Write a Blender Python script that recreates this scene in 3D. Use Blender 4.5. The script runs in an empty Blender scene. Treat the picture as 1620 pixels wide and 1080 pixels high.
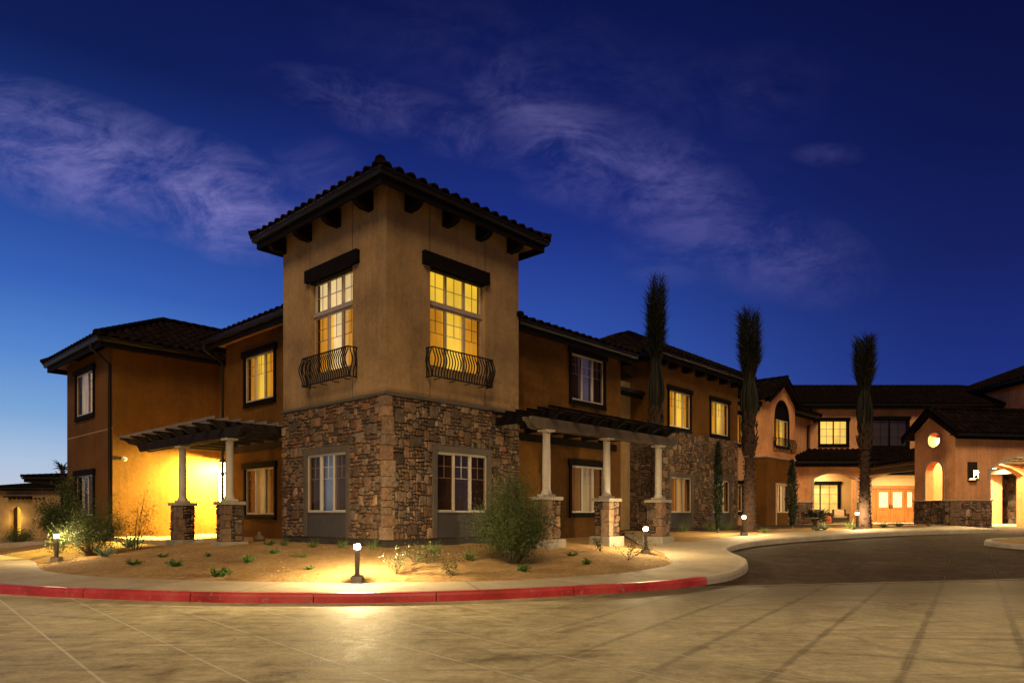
import bpy, bmesh, math, random
from math import radians, sin, cos, pi, sqrt
from mathutils import Vector, Matrix, noise
from mathutils.geometry import tessellate_polygon

scene = bpy.context.scene
COL = scene.collection
EYE = 1.4

# ------------------------------------------------------------------ camera
cam_d = bpy.data.cameras.new("camera")
cam_d.sensor_width = 36.0
cam_d.lens = 36.0 * 1090 / 1620
cam_d.shift_y = 272 / 1620.0
cam_d.clip_end = 12000
cam = bpy.data.objects.new("camera", cam_d)
cam.location = (0, 0, EYE)
cam.rotation_euler = (radians(90), 0, 0)
COL.objects.link(cam)
scene.camera = cam

# ------------------------------------------------------------------ view
scene.view_settings.view_transform = 'Standard'
scene.view_settings.look = 'None'
scene.view_settings.exposure = 0.0
scene.view_settings.gamma = 1.0
try:
    scene.cycles.use_denoising = True
    scene.cycles.max_bounces = 6
    scene.cycles.transparent_max_bounces = 12
    scene.cycles.sample_clamp_indirect = 4.0
except Exception:
    pass


def lin(r, g, b):
    f = lambda c: (c / 255 / 12.92) if c / 255 <= 0.04045 else ((c / 255 + 0.055) / 1.055) ** 2.4
    return (f(r), f(g), f(b), 1)


# ------------------------------------------------------------------ node helpers
class N:
    def __init__(s, tree):
        s.t = tree
        s.nodes = tree.nodes
        s.links = tree.links

    def new(s, typ, **kw):
        n = s.nodes.new(typ)
        for k, v in kw.items():
            setattr(n, k, v)
        return n

    def put(s, sock, v):
        if v is None:
            return
        if hasattr(v, 'is_output'):
            s.links.new(v, sock)
        else:
            if isinstance(v, (tuple, list)) and len(v) == 3 and sock.type == 'RGBA':
                v = (*v, 1)
            sock.default_value = v

    def math(s, op, a, b=None, c=None, clamp=False):
        n = s.new('ShaderNodeMath', operation=op)
        n.use_clamp = clamp
        s.put(n.inputs[0], a)
        s.put(n.inputs[1], b)
        s.put(n.inputs[2], c)
        return n.outputs[0]

    def mix(s, f, a, b, blend='MIX'):
        n = s.new('ShaderNodeMixRGB', blend_type=blend)
        s.put(n.inputs[0], f)
        s.put(n.inputs[1], a)
        s.put(n.inputs[2], b)
        return n.outputs[0]

    def ramp(s, f, stops, interp='LINEAR'):
        n = s.new('ShaderNodeValToRGB')
        n.color_ramp.interpolation = interp
        el = n.color_ramp.elements
        while len(el) > 1:
            el.remove(el[-1])
        el[0].position, el[0].color = stops[0][0], stops[0][1]
        for p, c in stops[1:]:
            e = el.new(p)
            e.color = c
        s.put(n.inputs[0], f)
        return n.outputs[0]

    def noise(s, vec, scale, detail=4, rough=0.55, dist=0.0):
        n = s.new('ShaderNodeTexNoise')
        n.inputs['Scale'].default_value = scale
        n.inputs['Detail'].default_value = detail
        n.inputs['Roughness'].default_value = rough
        n.inputs['Distortion'].default_value = dist
        s.put(n.inputs['Vector'], vec)
        return n.outputs['Fac']

    def mapping(s, vec, loc=(0, 0, 0), rot=(0, 0, 0), scale=(1, 1, 1), typ='POINT'):
        n = s.new('ShaderNodeMapping', vector_type=typ)
        n.inputs['Location'].default_value = loc
        n.inputs['Rotation'].default_value = rot
        n.inputs['Scale'].default_value = scale
        s.put(n.inputs['Vector'], vec)
        return n.outputs[0]


def G(v):
    return (v, v, v, 1)


# ------------------------------------------------------------------ world: dusk sky
world = bpy.data.worlds.new("World")
scene.world = world
world.use_nodes = True
wt = N(world.node_tree)
wt.nodes.clear()
tc = wt.new('ShaderNodeTexCoord').outputs['Generated']
sep = wt.new('ShaderNodeSeparateXYZ')
wt.links.new(tc, sep.inputs[0])
sx, sy, sz = sep.outputs
left = wt.ramp(sz, [
    (0.0, lin(222, 196, 188)), (0.03, lin(190, 198, 216)), (0.065, lin(172, 194, 222)), (0.12, lin(124, 166, 214)),
    (0.19, lin(86, 135, 206)), (0.27, lin(55, 98, 183)), (0.38, lin(34, 62, 142)), (0.50, lin(15, 30, 84)), (0.65, lin(10, 18, 66)), (1, lin(7, 12, 46))])
mid = wt.ramp(sz, [
    (0.0, lin(124, 156, 208)), (0.08, lin(92, 132, 204)), (0.17, lin(62, 100, 188)), (0.27, lin(46, 78, 166)),
    (0.38, lin(30, 50, 132)), (0.50, lin(19, 32, 98)), (0.65, lin(9, 15, 60)), (1, lin(7, 10, 50))])
right = wt.ramp(sz, [
    (0.0, lin(50, 74, 150)), (0.12, lin(34, 54, 134)), (0.2, lin(28, 44, 120)), (0.3, lin(21, 32, 94)),
    (0.42, lin(14, 22, 74)), (0.6, lin(8, 12, 52)), (1, lin(6, 9, 44))])
f1 = wt.new('ShaderNodeMapRange', interpolation_type='SMOOTHSTEP')
wt.put(f1.inputs['Value'], sx)
f1.inputs['From Min'].default_value = -0.60
f1.inputs['From Max'].default_value = -0.02
f2 = wt.new('ShaderNodeMapRange', interpolation_type='SMOOTHSTEP')
wt.put(f2.inputs['Value'], sx)
f2.inputs['From Min'].default_value = -0.02
f2.inputs['From Max'].default_value = 0.58
skyc = wt.mix(f2.outputs[0], wt.mix(f1.outputs[0], left, mid), right)
# thin cirrus: streaky noise inside a few long banks, laid out on the sky dome
ysafe = wt.math('MAXIMUM', sy, 0.05)
comb = wt.new('ShaderNodeCombineXYZ')
wt.put(comb.inputs[0], wt.math('DIVIDE', sx, ysafe))
wt.put(comb.inputs[1], wt.math('DIVIDE', sz, ysafe))
gv = comb.outputs[0]


def bank(u, v, ru, rv, ang, amp):
    m = wt.mapping(gv, loc=(u, v, 0), rot=(0, 0, radians(ang)), scale=(ru, rv, 1), typ='TEXTURE')
    g = wt.new('ShaderNodeTexGradient', gradient_type='SPHERICAL')
    wt.put(g.inputs[0], m)
    return wt.math('MULTIPLY', wt.math('POWER', g.outputs['Fac'], 0.8), amp)


def uv(px, py):
    return (px - 810) / 1090, (812 - py) / 1090


banks = []
for px, py, ru, rv, ang, amp in [(110, 245, .30, .10, -17, 1.45), (330, 310, .16, .09, -24, 1.75), (20, 190, .22, .07, -10, .6),
                                 (480, 290, .10, .07, 20, .35), (650, 185, .24, .05, -16, .5), (900, 225, .20, .09, -38, .75),
                                 (1060, 310, .18, .10, -35, .8), (1230, 400, .17, .08, -15, .75), (1090, 380, .12, .07, 10, .5),
                                 (1180, 150, .15, .08, 10, .15), (1310, 245, .06, .02, 0, .35), (900, 300, .08, .03, 0, .35),
                                 (880, 120, .40, .12, -15, .12)]:
    u, v = uv(px, py)
    banks.append(bank(u, v, ru, rv, ang, amp))
acc = banks[0]
for b in banks[1:]:
    acc = wt.math('MAXIMUM', acc, b)
warp = wt.mapping(gv, rot=(0, 0, radians(28)), scale=(3.2, 6.0, 1))
n1 = wt.noise(warp, 2.0, 10, 0.68, .9)
n2 = wt.noise(wt.mapping(gv, rot=(0, 0, radians(-50)), scale=(4, 7, 1)), 3.0, 10, 0.68, 0.6)
nn = wt.math('ADD', wt.math('MULTIPLY', n1, 0.6), wt.math('MULTIPLY', n2, 0.4))
st = wt.new('ShaderNodeMapRange', interpolation_type='SMOOTHSTEP')
wt.put(st.inputs['Value'], nn)
st.inputs['From Min'].default_value = 0.38
st.inputs['From Max'].default_value = 0.68
cl = wt.math('MULTIPLY', wt.math('MULTIPLY', st.outputs[0], acc), 0.5, clamp=True)
ccol = wt.mix(f2.outputs[0], lin(142, 136, 200), lin(112, 102, 172))
skyc = wt.mix(cl, skyc, ccol)
back = wt.new('ShaderNodeMapRange', interpolation_type='SMOOTHSTEP')   # the sky away from the sunset is darker
wt.put(back.inputs['Value'], sy)
back.inputs['From Min'].default_value = -0.4
back.inputs['From Max'].default_value = 0.45
back.inputs['To Min'].default_value = 0.42
back.inputs['To Max'].default_value = 1.0
skyc = wt.mix(1.0, skyc, back.outputs[0], 'MULTIPLY')
lp_bg = wt.new('ShaderNodeBackground')
wt.put(lp_bg.inputs['Color'], skyc)
lp_bg.inputs['Strength'].default_value = 1.0
wo = wt.new('ShaderNodeOutputWorld')
wt.links.new(lp_bg.outputs[0], wo.inputs[0])

# ------------------------------------------------------------------ low warm key light from behind the camera
sd = bpy.data.lights.new("sun", 'SUN')
sd.energy = 2.25
sd.angle = radians(25)
sd.color = (1.0, 0.71, 0.38)
so = bpy.data.objects.new("sun", sd)
COL.objects.link(so)
AZ, EL = radians(3), radians(42)
sdir = Vector((sin(AZ) * cos(EL), cos(AZ) * cos(EL), -sin(EL)))
so.rotation_euler = sdir.to_track_quat('-Z', 'Y').to_euler()
so.location = (0, -20, 15)

#@PLAN-BEGIN
# ------------------------------------------------------------------ plan
TH = math.radians(47.2)
RX, RY = math.cos(TH), math.sin(TH)
CX, CY = -2.92, 16.0


def W(a, b):
    return CX + a * RX - b * RY, CY + a * RY + b * RX


def clamp01(t):
    return 0.0 if t < 0 else (1.0 if t > 1 else t)


def sm(t):
    t = clamp01(t)
    return t * t * (3 - 2 * t)


def zr(X, Y):
    up = 0.79 * clamp01((X + 2) / 5.0) * clamp01((Y - 14.5) / 15.5)
    dn = -1.3 * clamp01((-X - 14) / 8.0) * clamp01((Y - 28) / 50.0)
    return up + dn


KERB = [(-60, 60), (-40, 42), (-26, 26), (-20.5, 19.6), (-16.13, 15.84), (-11.76, 13.36), (-8.96, 12.06), (-6.82, 11.35), (-5.1, 10.95), (-4.05, 10.82),
        (-2.47, 10.8), (-1.21, 10.99), (-0.1, 11.31), (1.34, 11.95), (2.8, 12.73), (3.84, 13.62), (4.55, 14.45),
        (5.17, 15.42), (5.58, 16.36), (5.83, 17.27), (5.9, 18.29), (5.97, 19.09), (6.17, 19.79), (6.6, 20.54), (7.25, 21.35),
        (8.16, 22.22), (9.3, 23.05), (10.76, 23.94), (12.57, 24.9), (14.43, 25.79), (16.83, 26.58), (19.2, 27.2)]
BED1 = [(-70, 75), (-42, 48), (-30, 34), (-22, 27), (-15.58, 20.96), (-13.6, 19.2), (-12.42, 17.93), (-11.3, 16.42), (-10.1, 14.97), (-8.12, 13.62), (-6.07, 12.98),
        (-4.17, 12.62), (-2.81, 12.5), (-1.27, 12.62), (-0.12, 12.91), (1.12, 13.62), (2.11, 14.34), (3.19, 15.32),
        (3.72, 16.1), (3.9, 16.9), (3.95, 17.8), (4.1, 18.6), (4.0, 19.6), (3.85, 21.0), (4.0, 24.6)]
BED2 = [(5.6, 25.2), (5.1, 22.6), (5.2, 21.7), (5.6, 21.5), (6.6, 22.6), (8.08, 23.94), (9.61, 25.05), (11.57, 25.95), (13.25, 26.75), (15.2, 27.6),
        (17.3, 28.6), (18.2, 30.4), (18.0, 33.0)]
BACK1 = [W(10.5, 4), W(4, 4), W(4, 8), W(4, 25), (-60, 80)]
BACK2 = [(19.0, 37.8), (16.5, 40), (15, 39.5), W(22, 4.5), W(12, 5)]
BEDP1 = BED1 + BACK1
BEDP2 = BED2 + BACK2
BLD = [W(-2, 17), W(-2, 12.2), W(1.57, 12.2), W(1.57, 10.4), W(1, 10.4), W(1, 4.7), W(0, 4.7), W(0, 0), W(4.57, 0), W(4.57, .6), W(10.55, .6), W(10.55, 3.05),
       W(14.92, 3.05), W(14.92, 1.75), W(22.4, 1.75), W(22.4, 2.6), W(25.7, 2.6), W(25.7, 1.7), W(29.65, 1.7), W(33, 1.7)]


def dseg(px, py, poly):
    best = 1e9
    for i in range(len(poly) - 1):
        ax, ay = poly[i]
        bx, by = poly[i + 1]
        dx, dy = bx - ax, by - ay
        t = clamp01(((px - ax) * dx + (py - ay) * dy) / (dx * dx + dy * dy))
        d = math.hypot(px - ax - t * dx, py - ay - t * dy)
        if d < best:
            best = d
    return best


def inside(px, py, poly):
    c = False
    j = len(poly) - 1
    for i in range(len(poly)):
        xi, yi = poly[i]
        xj, yj = poly[j]
        if (yi > py) != (yj > py) and px < (xj - xi) * (py - yi) / (yj - yi) + xi:
            c = not c
        j = i
    return c


def soil_z(X, Y):
    e = zr(X, Y) + 0.15
    in1, in2 = inside(X, Y, BEDP1), inside(X, Y, BEDP2)
    de = min(dseg(X, Y, BED1), dseg(X, Y, BED2))
    if not (in1 or in2):
        return e - 0.05 - 0.4 * min(de, .5)
    db = dseg(X, Y, BLD)
    pad = 0.64 + 0.12 * clamp01((Y - 22) / 14.0)
    if X < -11:
        pad += (0.42 - pad) * sm((-X - 11) / 6.0)
        if X < -17:
            pad = e + (pad - e) * (1 - sm((-X - 17) / 7.0))
    t = de / (de + db + 1e-6)
    h = e + (pad - e) * (1 - (1 - t) ** 1.7)
    w = 0.018 * math.sin(X * 2.3 + 1.3 * math.sin(Y * 1.7)) * math.sin(Y * 2.9 + X) + 0.01 * math.sin(X * 6.1 + Y * 3.3)
    return h - 0.02 + w * min(1, de * 2)
#@PLAN-END


# ------------------------------------------------------------------ mesh builder
class MB:
    def __init__(s):
        s.v, s.f, s.m, s.sm, s.c = [], [], [], [], []

    def add(s, verts, faces, mat=0, smooth=False, col=None):
        o = len(s.v)
        s.v.extend([tuple(p) for p in verts])
        for f in faces:
            s.f.append(tuple(i + o for i in f))
            s.m.append(mat)
            s.sm.append(smooth)
            s.c.append(col)

    def box(s, x0, x1, y0, y1, z0, z1, mat=0, col=None):
        if x0 > x1: x0, x1 = x1, x0
        if y0 > y1: y0, y1 = y1, y0
        if z0 > z1: z0, z1 = z1, z0
        v = [(x0, y0, z0), (x1, y0, z0), (x1, y1, z0), (x0, y1, z0), (x0, y0, z1), (x1, y0, z1), (x1, y1, z1), (x0, y1, z1)]
        s.add(v, [(0, 3, 2, 1), (4, 5, 6, 7), (0, 1, 5, 4), (1, 2, 6, 5), (2, 3, 7, 6), (3, 0, 4, 7)], mat, False, col)

    def lathe(s, prof, c=(0, 0, 0), n=20, mat=0, smooth=True, rot=0.0, cap=True):
        vs, fs = [], []
        for r, z in prof:
            for k in range(n):
                a = rot + 2 * pi * k / n
                vs.append((c[0] + r * cos(a), c[1] + r * sin(a), c[2] + z))
        for i in range(len(prof) - 1):
            for k in range(n):
                k2 = (k + 1) % n
                fs.append((i * n + k, i * n + k2, (i + 1) * n + k2, (i + 1) * n + k))
        s.add(vs, fs, mat, smooth)
        if cap:
            s.add([vs[k] for k in range(n)], [tuple(reversed(range(n)))], mat)
            s.add([vs[(len(prof) - 1) * n + k] for k in range(n)], [tuple(range(n))], mat)

    def tube(s, pts, r, n=8, mat=0, smooth=True, cap=True):
        pts = [Vector(p) for p in pts]
        rs = r if isinstance(r, (list, tuple)) else [r] * len(pts)
        vs = []
        for i, p in enumerate(pts):
            d = (pts[min(i + 1, len(pts) - 1)] - pts[max(i - 1, 0)])
            if d.length < 1e-9: d = Vector((0, 0, 1))
            d.normalize()
            up = Vector((0, 0, 1)) if abs(d.z) < .9 else Vector((1, 0, 0))
            x = d.cross(up).normalized()
            y = x.cross(d)
            for k in range(n):
                a = 2 * pi * (k + .5) / n
                vs.append(p + (x * cos(a) + y * sin(a)) * rs[i])
        fs = []
        for i in range(len(pts) - 1):
            for k in range(n):
                k2 = (k + 1) % n
                fs.append((i * n + k, i * n + k2, (i + 1) * n + k2, (i + 1) * n + k))
        s.add(vs, fs, mat, smooth)
        if cap:
            s.add(vs[:n], [tuple(range(n))], mat)
            s.add(vs[-n:], [tuple(range(n))], mat)

    def sweep(s, path, prof, closed=False, mat=0, side=1, caps=True):
        """prof: list of (out, z) pairs, swept along a plan path of (x, y[, z]); out is to the right of travel * side."""
        P = [Vector((p[0], p[1])) for p in path]
        Z = [(p[2] if len(p) > 2 else 0.0) for p in path]
        n = len(P)
        vs = []
        for i in range(n):
            if closed:
                d0 = (P[i] - P[i - 1]).normalized()
                d1 = (P[(i + 1) % n] - P[i]).normalized()
            else:
                d0 = (P[i] - P[i - 1]).normalized() if i > 0 else (P[1] - P[0]).normalized()
                d1 = (P[i + 1] - P[i]).normalized() if i < n - 1 else d0
            n0 = Vector((d0.y, -d0.x)) * side
            n1 = Vector((d1.y, -d1.x)) * side
            m = (n0 + n1)
            if m.length < 1e-6: m = n0.copy()
            m.normalize()
            k = 1 / max(.35, m.dot(n0))
            for o, z in prof:
                q = P[i] + m * o * k
                vs.append((q.x, q.y, Z[i] + z))
        q = len(prof)
        fs = []
        rng = range(n) if closed else range(n - 1)
        for i in rng:
            j = (i + 1) % n
            for k in range(q):
                k2 = (k + 1) % q
                fs.append((i * q + k, j * q + k, j * q + k2, i * q + k2))
        if caps and not closed:
            fs.append(tuple(range(q)))
            fs.append(tuple((n - 1) * q + k for k in reversed(range(q))))
        s.add(vs, fs, mat)

    def build(s, name, mats, parent=None, bevel=0, recalc=True):
        me = bpy.data.meshes.new(name)
        me.from_pydata(s.v, [], s.f)
        if not isinstance(mats, (list, tuple)):
            mats = [mats]
        for m in mats:
            me.materials.append(m)
        me.polygons.foreach_set('material_index', s.m)
        me.polygons.foreach_set('use_smooth', s.sm)
        if any(c is not None for c in s.c):
            at = me.color_attributes.new('tint', 'FLOAT_COLOR', 'CORNER')
            buf = []
            for p, c in zip(me.polygons, s.c):
                buf.extend(list(c or (.5, .5, .5, 1)) * p.loop_total)
            at.data.foreach_set('color', buf)
        me.update()
        if recalc:
            bm = bmesh.new()
            bm.from_mesh(me)
            bmesh.ops.recalc_face_normals(bm, faces=bm.faces)
            bm.to_mesh(me)
            bm.free()
        o = bpy.data.objects.new(name, me)
        COL.objects.link(o)
        if parent is not None:
            o.parent = parent
        if bevel:
            md = o.modifiers.new('b', 'BEVEL')
            md.width = bevel
            md.segments = 2
            md.limit_method = 'ANGLE'
            md.angle_limit = radians(50)
        return o


def tag(o, label=None, cat=None, group=None, kind=None):
    if label: o['label'] = label
    if cat: o['category'] = cat
    if group: o['group'] = group
    if kind: o['kind'] = kind
    return o


def thing(name, label, cat, loc=(0, 0, 0), rz=0.0, group=None):
    o = bpy.data.objects.new(name, None)
    o.empty_display_size = .3
    COL.objects.link(o)
    o.location = loc
    o.rotation_euler = (0, 0, rz)
    return tag(o, label, cat, group)


def copy_tree(o, parent=None):
    c = o.copy()
    COL.objects.link(c)
    c.parent = parent
    for ch in [x for x in COL.objects if x.parent == o]:
        copy_tree(ch, c)
    return c


# ------------------------------------------------------------------ materials
MATS = {}


def new_mat(name):
    m = bpy.data.materials.new(name)
    m.use_nodes = True
    t = N(m.node_tree)
    t.nodes.clear()
    out = t.new('ShaderNodeOutputMaterial')
    return m, t, out


def principled(t, out, color, rough=.8, bump=None, bump_s=.3, bump_d=.02, spec=.3, metal=0.0, emit=None, emit_s=0, extra=None):
    p = t.new('ShaderNodeBsdfPrincipled')
    t.put(p.inputs['Base Color'], color)
    t.put(p.inputs['Roughness'], rough)
    t.put(p.inputs['Specular IOR Level'], spec)
    t.put(p.inputs['Metallic'], metal)
    if bump is not None:
        b = t.new('ShaderNodeBump')
        b.inputs['Strength'].default_value = bump_s
        b.inputs['Distance'].default_value = bump_d
        t.put(b.inputs['Height'], bump)
        t.links.new(b.outputs[0], p.inputs['Normal'])
    if emit is not None:
        t.put(p.inputs['Emission Color'], emit)
        t.put(p.inputs['Emission Strength'], emit_s)
    t.links.new(p.outputs[0], out.inputs[0])
    return p


def objc(t):
    return t.new('ShaderNodeTexCoord').outputs['Object']


def geo_pos(t):
    return t.new('ShaderNodeNewGeometry').outputs['Position']


def stucco(name, c, var=.22, streak=.12):
    m, t, out = new_mat(name)
    v = objc(t)
    n1 = t.noise(v, .8, 5, .6)
    n2 = t.noise(v, 9, 6, .65)
    n3 = t.noise(t.mapping(v, scale=(5, 5, .35)), 1.4, 4, .6)
    f = t.math('ADD', t.math('MULTIPLY', n1, .55), t.math('ADD', t.math('MULTIPLY', n2, .25), t.math('MULTIPLY', n3, .2)))
    dark = tuple(x * (1 - var * 1.7) for x in c)
    lite = tuple(min(1, x * (1 + var * 1.5)) for x in c)
    col = t.ramp(f, [(.36, (*dark, 1)), (.64, (*lite, 1))])
    fine = t.noise(v, 70, 5, .7)
    mid = t.noise(v, 14, 3, .6)
    h = t.math('ADD', t.math('MULTIPLY', fine, .5), mid)
    principled(t, out, col, .92, h, .42, .012, .15)
    return m


def plain(name, c, rough=.6, var=.15, scale=6, bump_s=.1, metal=0.0, spec=.4, stretch=(1, 1, 1)):
    m, t, out = new_mat(name)
    v = t.mapping(objc(t), scale=stretch)
    n = t.noise(v, scale, 6, .65)
    lo = tuple(x * (1 - var) for x in c)
    hi = tuple(x * (1 + var) for x in c)
    col = t.ramp(n, [(.3, (*lo, 1)), (.7, (*hi, 1))])
    principled(t, out, col, rough, t.noise(v, scale * 9, 4, .6), bump_s, .008, spec, metal)
    return m


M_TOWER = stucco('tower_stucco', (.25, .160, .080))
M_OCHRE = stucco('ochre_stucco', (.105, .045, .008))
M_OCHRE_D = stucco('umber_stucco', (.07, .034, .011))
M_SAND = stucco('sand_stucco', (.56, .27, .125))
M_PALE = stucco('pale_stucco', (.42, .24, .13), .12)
M_SOFFIT = stucco('soffit_stucco', (.26, .13, .05), .1)
M_TRIMST = plain('moulding_stucco', (.42, .31, .22), .85, .12, 5, .3)
M_WOOD = plain('dark_brown_timber', (.0045, .003, .0025), .8, .35, 3, .25, spec=.08, stretch=(1, 1, 8))
M_SLAT = plain('skylit_slat', (.13, .115, .11), .7, .2, 6, .2, spec=.3)  # sky light on the slat tops is put into this paler colour
M_PERG = plain('pergola_timber', (.013, .009, .008), .8, .3, 4, .25, spec=.15)
M_BEAM = plain('beam_timber', (.085, .062, .043), .75, .25, 4, .25)
M_METAL = plain('gutter_metal', (.009, .0075, .007), .45, .15, 3, .03, metal=.2, spec=.3)
M_IRON = plain('wrought_iron', (.007, .006, .006), .6, .2, 10, .1, spec=.15)
M_VINYL = plain('window_vinyl', (.38, .34, .29), .5, .08, 5, .02)
M_VINYLD = plain('window_vinyl_taupe', (.30, .24, .2), .5, .08, 5, .02)
M_COLUMN = plain('column_cast_stone', (.36, .32, .27), .75, .08, 8, .15)
M_CAST = plain('cast_concrete', (.27, .235, .185), .88, .16, 5, .4)
M_SURR = plain('grey_plaster_surround', (.07, .057, .048), .9, .18, 6, .3)
M_PANEL = plain('slate_plaster_panel', (.042, .037, .038), .85, .16, 4, .25)
M_MORTAR = plain('mortar', (.035, .028, .022), .95, .2, 20, .4)
M_FOUND = plain('foundation', (.028, .024, .02), .9, .3, 8, .4)
M_DOORW = plain('entry_door_wood', (.30, .125, .03), .4, .25, 2.2, .12, stretch=(3, 3, .6))
M_CREAM = plain('painted_cream', (.55, .42, .24), .6, .06, 4, .05)
M_BRONZE = plain('bronze_lamp_metal', (.05, .035, .025), .45, .2, 8, .05, metal=.5)
M_BOLL = plain('bollard_paint', (.09, .07, .055), .55, .2, 6, .1)
M_WHITE = plain('white_plastic', (.6, .6, .58), .4, .04, 5, .02)
M_CUSH = plain('cushion_fabric', (.5, .36, .22), .9, .2, 9, .3)
M_WICK = plain('dark_wicker', (.05, .035, .025), .8, .3, 40, .6)
M_REDC = plain('red_glazed_ceramic', (.42, .09, .03), .3, .15, 5, .1)
M_ROCK = plain('stone_ornament', (.16, .1, .07), .9, .3, 9, .5)


def stone_mat(name, bright=1.0):
    m, t, out = new_mat(name)
    a = t.new('ShaderNodeAttribute', attribute_name='tint').outputs['Color']
    v = objc(t)
    n = t.noise(v, 7, 8, .72, .6)
    n2 = t.noise(v, 34, 5, .7)
    k = t.ramp(n, [(.28, G(.42)), (.5, G(.95)), (.72, G(1.55))])
    k2 = t.ramp(n2, [(.3, G(.72)), (.7, G(1.22))])
    col = t.mix(1.0, t.mix(1.0, a, k, 'MULTIPLY'), k2, 'MULTIPLY')
    col = t.mix(1.0, col, (bright, bright, bright, 1), 'MULTIPLY')
    rust = t.ramp(t.noise(v, 3.1, 4, .6), [(.5, G(0)), (.72, G(.5))])
    col = t.mix(rust, col, t.mix(1.0, col, (1.3, .78, .5, 1), 'MULTIPLY'))
    h = t.math('ADD', n, t.math('MULTIPLY', n2, .45))
    principled(t, out, col, .9, h, .9, .035, .2)
    return m


M_STONE = stone_mat('cobble_veneer', .56)


def tile_mat():
    m, t, out = new_mat('clay_roof_tile')
    v = objc(t)
    n = t.noise(v, 2.4, 3, .5)
    n2 = t.noise(v, 14, 5, .7)
    col = t.ramp(t.math('ADD', t.math('MULTIPLY', n, .6), t.math('MULTIPLY', n2, .4)),
                 [(.35, (.003, .002, .002, 1)), (.5, (.007, .004, .0032, 1)), (.66, (.018, .008, .006, 1))])
    principled(t, out, col, .9, n2, .4, .01, .06)
    return m


M_TILE = tile_mat()


def glass_mat(name, tint=(1, 1, 1), refl=1.0, f0=.035):
    m, t, out = new_mat(name)
    tr = t.new('ShaderNodeBsdfTransparent')
    tr.inputs[0].default_value = (*tint, 1)
    gl = t.new('ShaderNodeBsdfGlossy')
    gl.inputs['Roughness'].default_value = .02
    gl.inputs['Color'].default_value = (refl, refl, refl, 1)
    ge = t.new('ShaderNodeNewGeometry')
    dt = t.new('ShaderNodeVectorMath', operation='DOT_PRODUCT')
    t.links.new(ge.outputs['Normal'], dt.inputs[0])
    t.links.new(ge.outputs['Incoming'], dt.inputs[1])
    c = t.math('SUBTRACT', 1.0, t.math('ABSOLUTE', dt.outputs['Value']), clamp=True)
    f = t.math('ADD', f0, t.math('MULTIPLY', t.math('POWER', c, 5.0), 1 - f0), clamp=True)
    mx = t.new('ShaderNodeMixShader')
    t.links.new(f, mx.inputs[0])
    t.links.new(tr.outputs[0], mx.inputs[1])
    t.links.new(gl.outputs[0], mx.inputs[2])
    t.links.new(mx.outputs[0], out.inputs[0])
    return m


M_GLASS = glass_mat('window_glass')
M_SCREEN = glass_mat('insect_screen', (.84, .74, .64), .1, .0)


def blind_mat(name, c, s, period=.05, dark=.55, fold=0.0, base=(.3, .25, .2), vary=.3):
    """a back-lit slatted blind or curtain in a lit room; dark rooms get a faint glow instead"""
    m, t, out = new_mat(name)
    v = objc(t)
    sp = t.new('ShaderNodeSeparateXYZ')
    t.put(sp.inputs[0], v)
    w = t.math('FRACT', t.math('MULTIPLY', sp.outputs[2], 1 / period))
    line = t.ramp(w, [(0, G(dark)), (.18, G(dark)), (.34, G(1)), (.9, G(1)), (1, G(dark))])
    n = t.noise(t.mapping(v, scale=(1, 1, .6)), 1.1, 3, .55)
    big = t.ramp(n, [(.3, G(1 - vary)), (.7, G(1 + vary * .6))])
    c1 = t.mix(1.0, (*c, 1), line, 'MULTIPLY')
    c1 = t.mix(1.0, c1, big, 'MULTIPLY')
    if fold:
        s2 = t.math('ADD', sp.outputs[0], sp.outputs[1])
        fo = t.math('SINE', t.math('MULTIPLY', s2, 38))
        fo = t.math('ADD', t.math('MULTIPLY', fo, fold * .5), 1 - fold * .5)
        c1 = t.mix(1.0, c1, fo, 'MULTIPLY')
    principled(t, out, (*base, 1), .8, None, emit=c1, emit_s=s, spec=.1)
    return m


B_YEL = blind_mat('blind_lit_yellow', (1.0, .52, .03), 1.0, .052, .55, fold=.12, vary=.45)
B_YELHOT = blind_mat('blind_lit_bright', (1.0, .60, .03), 1.0, .052, .6)
B_CREAM = blind_mat('blind_lit_cream', (1.0, .70, .28), 1.0, .052, .6)
B_WHITE = blind_mat('blind_lit_white', (1.0, .86, .60), .95, .052, .8)
B_AMBER = blind_mat('curtain_lit_amber', (.62, .30, .035), .55, .05, 1.0, fold=.5, vary=.5)
B_AMBERD = blind_mat('curtain_dim_amber', (.30, .13, .02), .35, .05, 1.0, fold=.5, vary=.6)
B_OLIVE = blind_mat('curtain_dim_olive', (.42, .27, .05), .45, .05, 1.0, fold=.3, vary=.6)
B_DARK = blind_mat('blind_faint_glow', (.02, .028, .05), .55, .052, .45, base=(.10, .10, .12))  # dark rooms: a faint glow is painted into these blinds
B_DARKB = blind_mat('blind_faint_glow_blue', (.045, .075, .13), .6, .052, .5, base=(.12, .13, .16))
B_PURP = blind_mat('blind_faint_glow_violet', (.055, .045, .085), .5, .052, .8, base=(.10, .10, .12))
B_BLACK = blind_mat('room_faint_glow', (.016, .009, .006), .6, .05, 1.0, base=(.03, .02, .018), vary=.6)
B_ROOM = blind_mat('room_lit', (1.0, .62, .10), 1.0, .05, 1.0, fold=.0, vary=.45)


def emis_lens(name, c, s, see=.0):
    m, t, out = new_mat(name)
    e = t.new('ShaderNodeEmission')
    e.inputs[0].default_value = (*c, 1)
    e.inputs[1].default_value = s
    tr = t.new('ShaderNodeBsdfTransparent')
    ad = t.new('ShaderNodeAddShader')
    t.links.new(e.outputs[0], ad.inputs[0])
    t.links.new(tr.outputs[0], ad.inputs[1])
    t.links.new(ad.outputs[0], out.inputs[0])
    return m


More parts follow.
